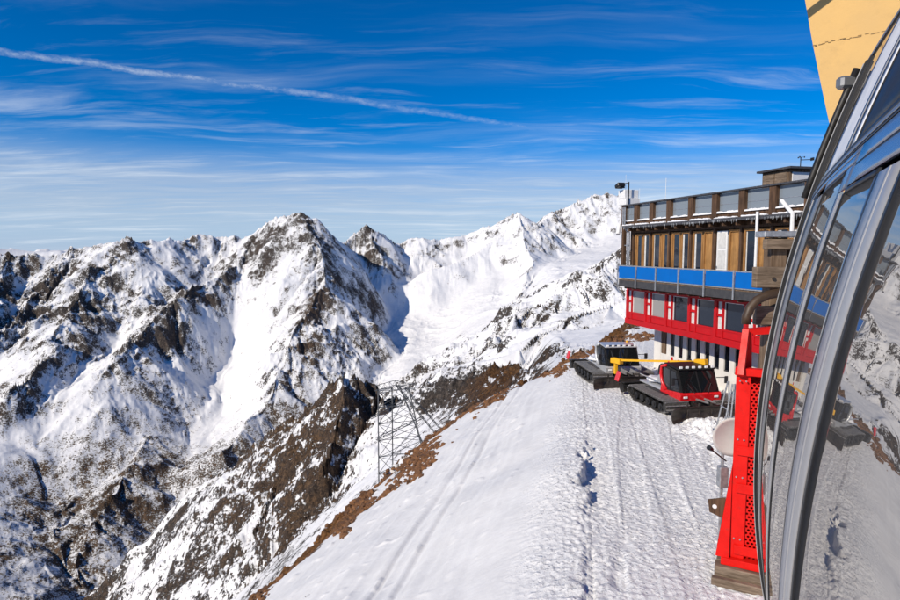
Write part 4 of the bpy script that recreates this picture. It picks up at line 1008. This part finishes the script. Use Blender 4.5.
# flared gussets at the foot, eye plates, upper strut
for sd in (-1, 1):
    g = MB(); zg = on_y(734, 468, YF).z - GZ; zb_ = zb - GZ
    g.prism([(sd * h, -0.02, zg), (sd * (h + 0.34), -0.10, zb_), (sd * h, -0.10, zb_)], (0, 0, 0), (0, 0.10, 0)); g.prism([(sd * h, 0.5, zg), (sd * (h + 0.34), 0.5, zb_), (sd * h, 0.5, zb_)], (0, 0, 0), (0, 0.08, 0))
    g.add([(sd * (h + 0.002), -0.02, zg), (sd * (h + 0.002), 0.58, zg), (sd * (h + 0.345), 0.58, zb_), (sd * (h + 0.345), -0.10, zb_)], [(0, 1, 2, 3)])
    g.build("gusset", M['pylon_red'], mast)
    e = MB(); ze = on_y(720, 517, YF).z - GZ; e.prism([(sd * (h + 0.15), 0.2, ze - 0.32), (sd * (h + 0.55), 0.2, ze - 0.18), (sd * (h + 0.60), 0.2, ze + 0.16), (sd * (h + 0.15), 0.2, ze + 0.30)], (0, 0, 0), (0, 0.05, 0))
    eo = e.build("eye_plate", M['timber_dark'], mast); MB().tube([(sd * (h + 0.42), 0.19, ze), (sd * (h + 0.42), 0.26, ze)], 0.06, 12).build("eye_bolt", M['white_paint'], eo)
mb_(-h - 0.20, h + 0.30, -0.15, 0.75, zb - 0.20, zb - 0.003).build("foot_plate", M['pylon_red'], mast)
MI = Matrix.Rotation(-MRZ, 3, 'Z')
p0 = MI @ (on_y(738, 376, YF) - Vector((XC, YF, GZ))); p1 = MI @ (on_y(746, 330, YF + 0.5) - Vector((XC, YF, GZ)))
MB().bar(p0 + Vector((0.06, 0.1, 0)), p1, 0.16, 0.16).build("strut", M['pylon_red'], mast)
p2 = MI @ (on_y(748, 376, YF + 0.3) - Vector((XC, YF, GZ))); p3 = MI @ (on_y(748.5, 333, YF + 0.6) - Vector((XC, YF, GZ)))
MB().bar(p2 + Vector((0, 0.3, 0)), p3, 0.17, 0.17).build("strut", M['pylon_red'], mast)
p4 = MI @ (on_y(800, 328, YF + 0.7) - Vector((XC, YF, GZ))); MB().bar(p3 + Vector((-.1, 0, 0.02)), p4, 0.18, 0.18).build("head_beam", M['pylon_red'], mast)
p5 = MI @ (on_y(800, 376, YF + 0.6) - Vector((XC, YF, GZ))); MB().bar(p4, p5, 0.2, 0.2).build("strut", M['pylon_red'], mast)
blk = empty("timber_block", (XC, YF, GZ), MRZ); tag(blk, 'weathered timber sleeper block under the red mast', 'timber block')
bx0, bx1 = (on_y(714, 580, YF).x - XC) * 0.9, (on_y(772, 580, YF).x - XC) * 0.9 + 0.45
nzz = zb - 0.21
for k in range(3):
    y0 = -0.28 + k * 0.42; MB().box(((bx0 + bx1) / 2, y0 + 0.2, (nzz - GZ - 0.5) / 2 + 0.0), (bx1 - bx0 - 0.04 * k, 0.40, nzz - GZ + 0.5), None, 0.02).build("sleeper", M['timber_h'], blk)
MB().box(((bx0 + bx1) / 2, -0.50, 0.06), (bx1 - bx0 + 0.1, 0.20, 0.24), None, 0.03).build("sleeper", M['timber_h'], blk)

# ---- satellite dish on a short stand beside the mast
dY = 16.9; dc = on_y(733, 437, dY)
dish = empty("satellite_dish", (dc.x, dY, GZ)); tag(dish, 'white satellite dish with black feed horn beside the red mast', 'satellite dish')
dm = MB(); nr, na = 6, 28; rw, rh = 0.56, 0.62
Md = Matrix.Rotation(R(-12), 3, 'Z') @ Matrix.Rotation(R(12), 3, 'X')
vs = []; fs = []
for off in (0.0, 0.015):
    for i in range(nr + 1):
        q = i / nr
        for k in range(na):
            a = 2 * math.pi * k / na; vs.append(Vector((0, 0, dc.z - GZ)) + Md @ Vector((rw * q * math.cos(a), -0.13 * q * q + off + 0.1, rh * q * math.sin(a))))
L1 = (nr + 1) * na
for i in range(nr):
    for k in range(na):
        a, b = i * na + k, i * na + (k + 1) % na; fs.append((a, b, b + na, a + na)); fs.append((L1 + a, L1 + a + na, L1 + b + na, L1 + b))
for k in range(na): a, b = nr * na + k, nr * na + (k + 1) % na; fs.append((a, b, L1 + b, L1 + a))
dm.add(vs, fs); dm.build("reflector", M['dish_grey'], dish, True)
lp = on_y(710.5, 449, dY - 0.6) - Vector((dc.x, dY, GZ)); lb = on_y(726, 461, dY) - Vector((dc.x, dY, GZ))
MB().tube([lb, lp], 0.022, 6).build("feed_arm", M['pipe_brown'], dish)
MB().tube([lp + Vector((-0.06, -0.03, 0.05)), lp + Vector((0.06, 0.03, -0.03))], [0.075, 0.05], 10).build("feed_horn", M['black'], dish)
bz = on_y(724, 478, dY).z - GZ; bxx = on_y(724, 478, dY).x - dc.x
MB().box((bxx, 0.1, bz), (0.25, 0.25, 0.62), None, 0.02).build("junction_box", M['galv'], dish)
MB().tube([(bxx + 0.05, 0.25, -0.2), (bxx + 0.05, 0.25, dc.z - GZ)], 0.05, 8).build("stand_pipe", M['galv'], dish)

# ---- galvanised trestle behind the dish
tY = 27.0; t0 = on_y(729, 384, tY); trs = empty("trestle", (t0.x, tY, GZ)); tag(trs, 'galvanised steel trestle standing in the snow behind the dish', 'trestle')
tz = t0.z - GZ
for (xa, xb, y) in ((-0.30, 0.16, 0), (0.0, 0.22, -0.1), (0.45, 0.28, 0), (-0.25, 0.2, 0.9), (0.5, 0.25, 0.9)): MB().tube([(xa, y, -0.1), (xb, y * .6, tz)], 0.035, 6).build("leg", M['galv'], trs)
for z in (0.5, 1.35, 2.1): MB().tube([(-0.3 + z * .12, 0, z), (0.5, 0, z)], 0.03, 6).build("rung", M['galv'], trs)
for z in (0.7, 1.7): MB().tube([(-0.22 + z * .12, 0.0, z), (-0.2 + z * .12, 0.9 - .1 * z, z)], 0.03, 6).build("rung", M['galv'], trs)

# ---- timber docking frame above the mast
DY = 17.2; dk = on_y(772, 290, DY); dock = empty("docking_frame", (dk.x, DY, GZ)); tag(dock, 'heavy weathered timber docking frame with bolted cross blocks', 'timber frame')
def dbox(name, px0, px1, py0, py1, y0, y1, m=None):
    a = on_y(px0, (py0 + py1) / 2, DY + y0); b = on_y(px1, (py0 + py1) / 2, DY + y0); c = on_y((px0 + px1) / 2, py0, DY + y0); d = on_y((px0 + px1) / 2, py1, DY + y0)
    return MB().box(((a.x + b.x) / 2 - dk.x, (y0 + y1) / 2, (c.z + d.z) / 2 - GZ), (b.x - a.x, y1 - y0, c.z - d.z), None, 0.02).build(name, m or M['timber_h'], dock)
dbox("top_beam", 765, 815, 231, 237, -0.25, 0.3, M['galv'])
dbox("post", 765.5, 781, 237.5, 540, 0, 0.45, M['timber']); dbox("post", 800, 820, 237.5, 540, 0.1, 0.5, M['timber'])
dbox("rear_post", 784, 800, 239, 330, 0.62, 0.9, M['timber_dark'])
dbox("cross_block", 781.3, 800, 240, 250, 0.05, 0.4); cb_ = dbox("cross_block", 756.5, 812, 267, 288, -0.28, -0.004)
dbox("cross_block", 756.5, 812, 306.5, 325, -0.24, -0.004); dbox("cross_block", 766, 812, 239, 249.5, -0.2, -0.004)
bp_ = on_y(774, 279, DY - 0.30); MB().tube([(bp_.x - dk.x, -0.32, bp_.z - GZ), (bp_.x - dk.x, -0.27, bp_.z - GZ)], 0.05, 8).build("bolt", M['blade'], cb_)
hose = MB(); hp = [on_y(px, py, DY - 0.5) - Vector((dk.x, DY, GZ)) for px, py in ((800, 291), (782, 292.5), (768, 295), (757, 300), (750, 308), (746.5, 317), (746, 324))]
hose.tube(hp, 0.125, 12); ho = hose.build("hose", M['pipe_brown'], dock, True)
sl = MB(); 
for k in range(7): sl.box((on_y(760, 329, DY).x - dk.x + random.uniform(-.15, .2), -0.1 + random.uniform(-.1, .1), on_y(760, 329, DY).z - GZ + random.uniform(-.05, .02)), (0.2, 0.2, 0.16), Matrix.Rotation(random.random() * 3, 3, 'Z'), 0.05)
sl.build("snow_cap", M['snow'], dock)

# ---- ochre concrete wing of the cable car dock
wn = Vector((-0.64, -0.77, 0)).normalized(); wt = Vector((0.77, -0.64, 0)).normalized()
w0 = at_range(808, 20, 12.5); wbase = Vector((w0.x, w0.y, GZ))
wing = empty("concrete_wing", wbase); tag(wing, 'ochre concrete dock wing wall with slanted edge above the cabin', 'wall')
def on_wing(px, py, off=0.0):
    r = pix_ray(px, py); t = (w0 + wn * off).dot(wn) / r.dot(wn); return r * t
ed = [on_wing(x, y) for x, y in ((778, -140), (800, -30), (805, 0), (812, 40), (819, 75), (826, 108), (833, 140), (853, 240), (880, 330))]
right = [e + wt * 7 for e in (ed[-1], ed[0])]
poly = [e - wbase for e in ed + right]
wm_ = MB(); wm_.prism(poly, (0, 0, 0), -wn * 0.45); wm_.build("wall_slab", M['ochre'], wing)
jt = MB()
for (pa, pb) in (((812, 46), (893, 28)),):
    n = 26; a, b = on_wing(*pa, 0.004), on_wing(*pb, 0.004)
    for k in range(n):
        p = a.lerp(b, (k + random.random() * 0.6) / n); q = p + wt * (0.03 + 0.05 * random.random()); o = Vector((0, 0, random.uniform(-0.02, 0.02)))
        if random.random() < 0.78: jt.bar(p + o - wbase, q + o - wbase, 0.008 + 0.008 * random.random(), 0.008)
jo = jt.build("joint_chips", M['ochre_chip'], wing); jo['kind'] = 'stuff'
a, b = on_wing(796, 23), on_wing(838, -9)
dirb = (b - a).normalized(); sh = sdir * 1.4
MB().bar(a + sh - dirb * 0.4 - wbase, b + sh + dirb * 2.5 - wbase, 0.09, 0.09).build("shadow_bar", M['timber_dark'], wing)  # unseen bar added out of frame to cast the diagonal shadow on the wall
MB().bar(b + sh + dirb * 2.4 - wbase, b + dirb * 2.4 - wbase, 0.09, 0.09).build("shadow_bar_bracket", M['timber_dark'], wing)  # added only to tie the unseen shadow bar to the wall
# ------------------------------------------------------------------ cable car cabin whose curved glazed side runs ahead of the camera
CP = 0.44056; CQ = (0.31948, 0.22309, 0.08028, -0.00539, 0.07671, -0.0097, 0.0119, -0.03423)
cw = Vector((math.sin(CP), math.cos(CP), 0)); cn = Vector((math.cos(CP), -math.sin(CP), 0))   # along the side, into the cabin
CK = 1.5                                          # size of the cabin
def cab_pt(s, z, off=0.0):                         # point on the cabin side; off towards the outside
    t = s - 4.0
    q = CQ[0] + CQ[1] * z + CQ[2] * z * z + CQ[3] * z ** 3 + CQ[4] * t + CQ[5] * t * z + CQ[6] * t * t + CQ[7] * t * z * z
    return cw * (s * CK) + cn * (q * CK - off * 0.22) + Vector((0, 0, z * CK))
cab_base = cab_pt(2.5, -2.25) + cn * 1.2
cabin = empty("cable_car_cabin", cab_base); tag(cabin, 'cable car cabin with curved mirror like windows and aluminium mullions', 'cable car')
def patch(name, m, s0, s1, z0, z1, off, thick, ns=6, nz=28, parent=cabin, smooth=True):
    vs = []; fs = []
    for lay in (off, off - thick):
        for i in range(ns + 1):
            for j in range(nz + 1): vs.append(cab_pt(s0 + (s1 - s0) * i / ns, z0 + (z1 - z0) * j / nz, lay) - cab_base)
    L = (ns + 1) * (nz + 1)
    for i in range(ns):
        for j in range(nz):
            a = i * (nz + 1) + j; b = a + nz + 1
            fs.append((a, b, b + 1, a + 1)); fs.append((L + a, L + a + 1, L + b + 1, L + b))
    for i in range(ns):
        for j in (0, nz): a = i * (nz + 1) + j; b = a + nz + 1; fs.append((a, b, L + b, L + a))
    for j in range(nz):
        for i in (0, ns): a = i * (nz + 1) + j; fs.append((a, a + 1, L + a + 1, L + a))
    o = MB().add(vs, fs).build(name, m, parent)
    if smooth:
        fl = np.zeros(len(o.data.polygons), bool); fl[:ns * nz * 2] = True; o.data.polygons.foreach_set('use_smooth', fl)
    return o
ZB, ZT = -2.25, 0.30
# panes
patch("window_pane", M['cabin_glass'], -0.9, 1.13, ZB, 0.147, 0.0, 0.02, 30, 40)
patch("window_pane", M['cabin_glass'], 1.37, 1.80, ZB, 0.142, 0.0, 0.02, 14, 44)
patch("window_pane", M['cabin_glass'], 1.95, 2.58, ZB, 0.205, 0.0, 0.02, 14, 44)
patch("end_panel", M['black'], 2.92, 3.80, ZB, 0.23, 0.0, 0.02, 14, 44)
patch("end_trim", M['alu'], 3.25, 3.32, ZB, 0.23, 0.03, 0.028, 1, 44)
# mullions with their rubber seals
def mullion(s0, s1, z1, m, off=0.022):
    mu = patch("mullion", m, s0 + 0.03, s1 - 0.03, ZB, z1, off, 0.05, 3, 44)
    patch("rib", m, (s0 + s1) / 2 - 0.012, (s0 + s1) / 2 + 0.012, ZB, z1, off + 0.006, 0.008, 1, 44, mu)
    for a, b in ((s0, s0 + 0.028), (s1 - 0.028, s1)): patch("seal", M['black'], a, b, ZB, z1, off * 0.6, 0.03, 1, 44, mu)
mullion(1.13, 1.37, 0.142, M['alu'])
mullion(1.80, 1.95, 0.142, M['alu'])
mullion(2.58, 2.92, 0.205, M['alu_dull'])
patch("corner_seal", M['black'], 3.80, 3.88, ZB, 1.0, 0.06, 0.2, 2, 44)
patch("corner_seal", M['black'], 3.885, 4.12, ZB, 1.0, 0.12, 0.5, 3, 44)
patch("corner_trim", M['alu'], 3.95, 3.97, ZB, 1.0, 0.15, 0.029, 1, 44)
# head of the windows: dark seal, panels tinted like reflected sky, gutter rails
for a, b, z in ((-0.9, 1.13, 0.147), (1.37, 1.80, 0.142), (1.95, 2.58, 0.205), (2.92, 3.80, 0.23)): patch("head_seal", M['black'], a, b, z, z + 0.012, 0.012, 0.03, 10, 1)
patch("head_panel", M['cab_sky_tint'], -0.9, 1.80, 0.160, 0.208, 0.010, 0.04, 16, 3)
patch("head_panel", M['cab_sky_tint'], 1.80, 3.80, 0.245, 0.262, 0.010, 0.04, 16, 2); patch("head_panel", M['cab_sky_tint'], 1.80, 2.58, 0.219, 0.243, 0.010, 0.04, 10, 2); patch("head_panel", M['cab_sky_tint'], 1.80, 1.95, 0.156, 0.217, 0.010, 0.04, 2, 3)
patch("panel_joint", M['black'], -0.9, 1.80, 0.209, 0.214, 0.006, 0.03, 16, 1)
patch("head_panel", M['cab_sky_tint'], -0.9, 1.80, 0.215, 0.262, 0.010, 0.04, 16, 3)
patch("gutter_rail", M['black'], -0.9, 3.80, 0.264, 0.272, 0.020, 0.04, 20, 1)
patch("gutter_rail", M['alu_dull'], -0.9, 3.80, 0.273, 0.287, 0.030, 0.04, 20, 2)
patch("gutter_rail", M['black'], -0.9, 3.80, 0.288, 0.305, 0.022, 0.04, 20, 1)
# skylight row above the gutter
patch("skylight_pane", M['cabin_glass'], 3.0, 3.80, 0.306, 0.98, -0.01, 0.02, 10, 16)
patch("skylight_blind", M['white_paint'], 2.35, 2.98, 0.306, 0.98, -0.01, 0.02, 10, 16)
patch("skylight_pane", M['black'], 1.42, 2.05, 0.306, 0.98, -0.01, 0.02, 10, 16)
patch("skylight_pane", M['cabin_glass'], -0.9, 1.25, 0.306, 0.98, -0.01, 0.02, 10, 16)
for a, b in ((2.05, 2.35), (1.25, 1.42)):
    sb = patch("skylight_bar", M['black'], a, b, 0.306, 1.0, 0.006, 0.05, 2, 16); patch("trim", M['alu'], a + (b - a) * 0.62, a + (b - a) * 0.80, 0.306, 1.0, 0.018, 0.01, 1, 16, sb); patch("trim", M['white_paint'], a + (b - a) * 0.06, a + (b - a) * 0.36, 0.306, 0.70, 0.012, 0.005, 1, 16, sb)
patch("roof_edge", M['alu_dull'], -0.9, 4.1, 1.001, 1.06, 0.03, 0.2, 20, 2)
# body behind the glass so that the cabin is a closed box
def inner(s, z, d): return cab_pt(s, z, 0) + cn * d - cab_base
bd = MB()
prof = [(-2.25, 0.02), (-2.25, 2.3), (1.05, 2.3), (1.05, 0.02)]
pts0 = [inner(-0.9, z, d + 0.03) for z, d in prof]; pts1 = [inner(4.0, z, d + 0.03) for z, d in prof]
bd.add(pts0 + pts1, [(0, 1, 2, 3), (7, 6, 5, 4), (0, 4, 5, 1), (1, 5, 6, 2), (2, 6, 7, 3)]); bd.build("cabin_body", M['black_metal'], cabin)
# grab tube with clamp at the corner
tb = [cab_pt(4.05, z, 0.26) - cab_base for z in (0.3, 0.42, 0.55, 0.7, 0.85, 1.0)]
MB().tube(tb, 0.028, 10).build("grab_tube", M['black_metal'], cabin, True)
cc = cab_pt(4.05, 0.93, 0.42) - cab_base; MB().box(cc, (0.13, 0.10, 0.10), None, 0.02).build("clamp", M['alu_dull'], cabin)
# ------------------------------------------------------------------ lattice ropeway tower on the flank below the brow
TR = 150.0
def tp(px, py, d=TR): return at_range(px, py, d)
twb = tp(395, 560); tower = empty("ropeway_tower", twb); tag(tower, 'grey steel lattice ropeway tower rising behind the rocky brow', 'tower')
def tl(px, py, d=TR): return tp(px, py, d) - twb
legs = [((380, 600), (378, 391), TR), ((394, 595), (392, 388), TR + 5), ((470, 560), (399, 385), TR + 6), ((452, 585), (409, 389), TR + 1)]
def lp_(k, q):
    a, b, d = legs[k]; return tl(a[0], a[1], d).lerp(tl(b[0], b[1], d), q)
for k in range(4): MB().bar(lp_(k, 0), lp_(k, 1), 0.28).build("leg", M['tower_steel'], tower)
for k in range(4):
    j = (k + 1) % 4; br = MB(); n = 9
    for i in range(n):
        q0 = 0.30 + 0.70 * i / n; q1 = 0.30 + 0.70 * (i + 1) / n
        br.bar(lp_(k, q0), lp_(j, q1), 0.10); br.bar(lp_(j, q0), lp_(k, q1), 0.10); br.bar(lp_(k, q1), lp_(j, q1), 0.12)
    br.build("bracing", M['tower_steel'], tower)
def truss(name, a, b, h, n=8):
    a, b = Vector(a), Vector(b); m = MB(); up = Vector((0, 0, h))
    m.bar(a, b, 0.14); m.bar(a + up, b + up, 0.14)
    for i in range(n):
        p, q = a.lerp(b, i / n), a.lerp(b, (i + 1) / n); m.bar(p, q + up if i % 2 else p + up, 0.07); m.bar(p + up if i % 2 == 0 else p, q if i % 2 == 0 else q + up, 0.07)
    m.build(name, M['tower_steel'], tower)
truss("head_truss", tl(374, 391), tl(395, 385), 1.2); truss("head_truss", tl(395, 385), tl(416, 390), 1.2); truss("head_truss", tl(376, 394, TR + 5), tl(415, 387, TR + 5), 1.0)
truss("cross_arm", tl(371, 419), tl(402, 405, TR + 6), 0.6); truss("cross_arm", tl(376, 440), tl(424, 418, TR + 7), 0.6)
truss("cross_arm", tl(396, 386, TR + 3), tl(440, 440, TR + 10), 0.5, 14); truss("cross_arm", tl(404, 388, TR), tl(446, 436, TR + 8), 0.5, 14)
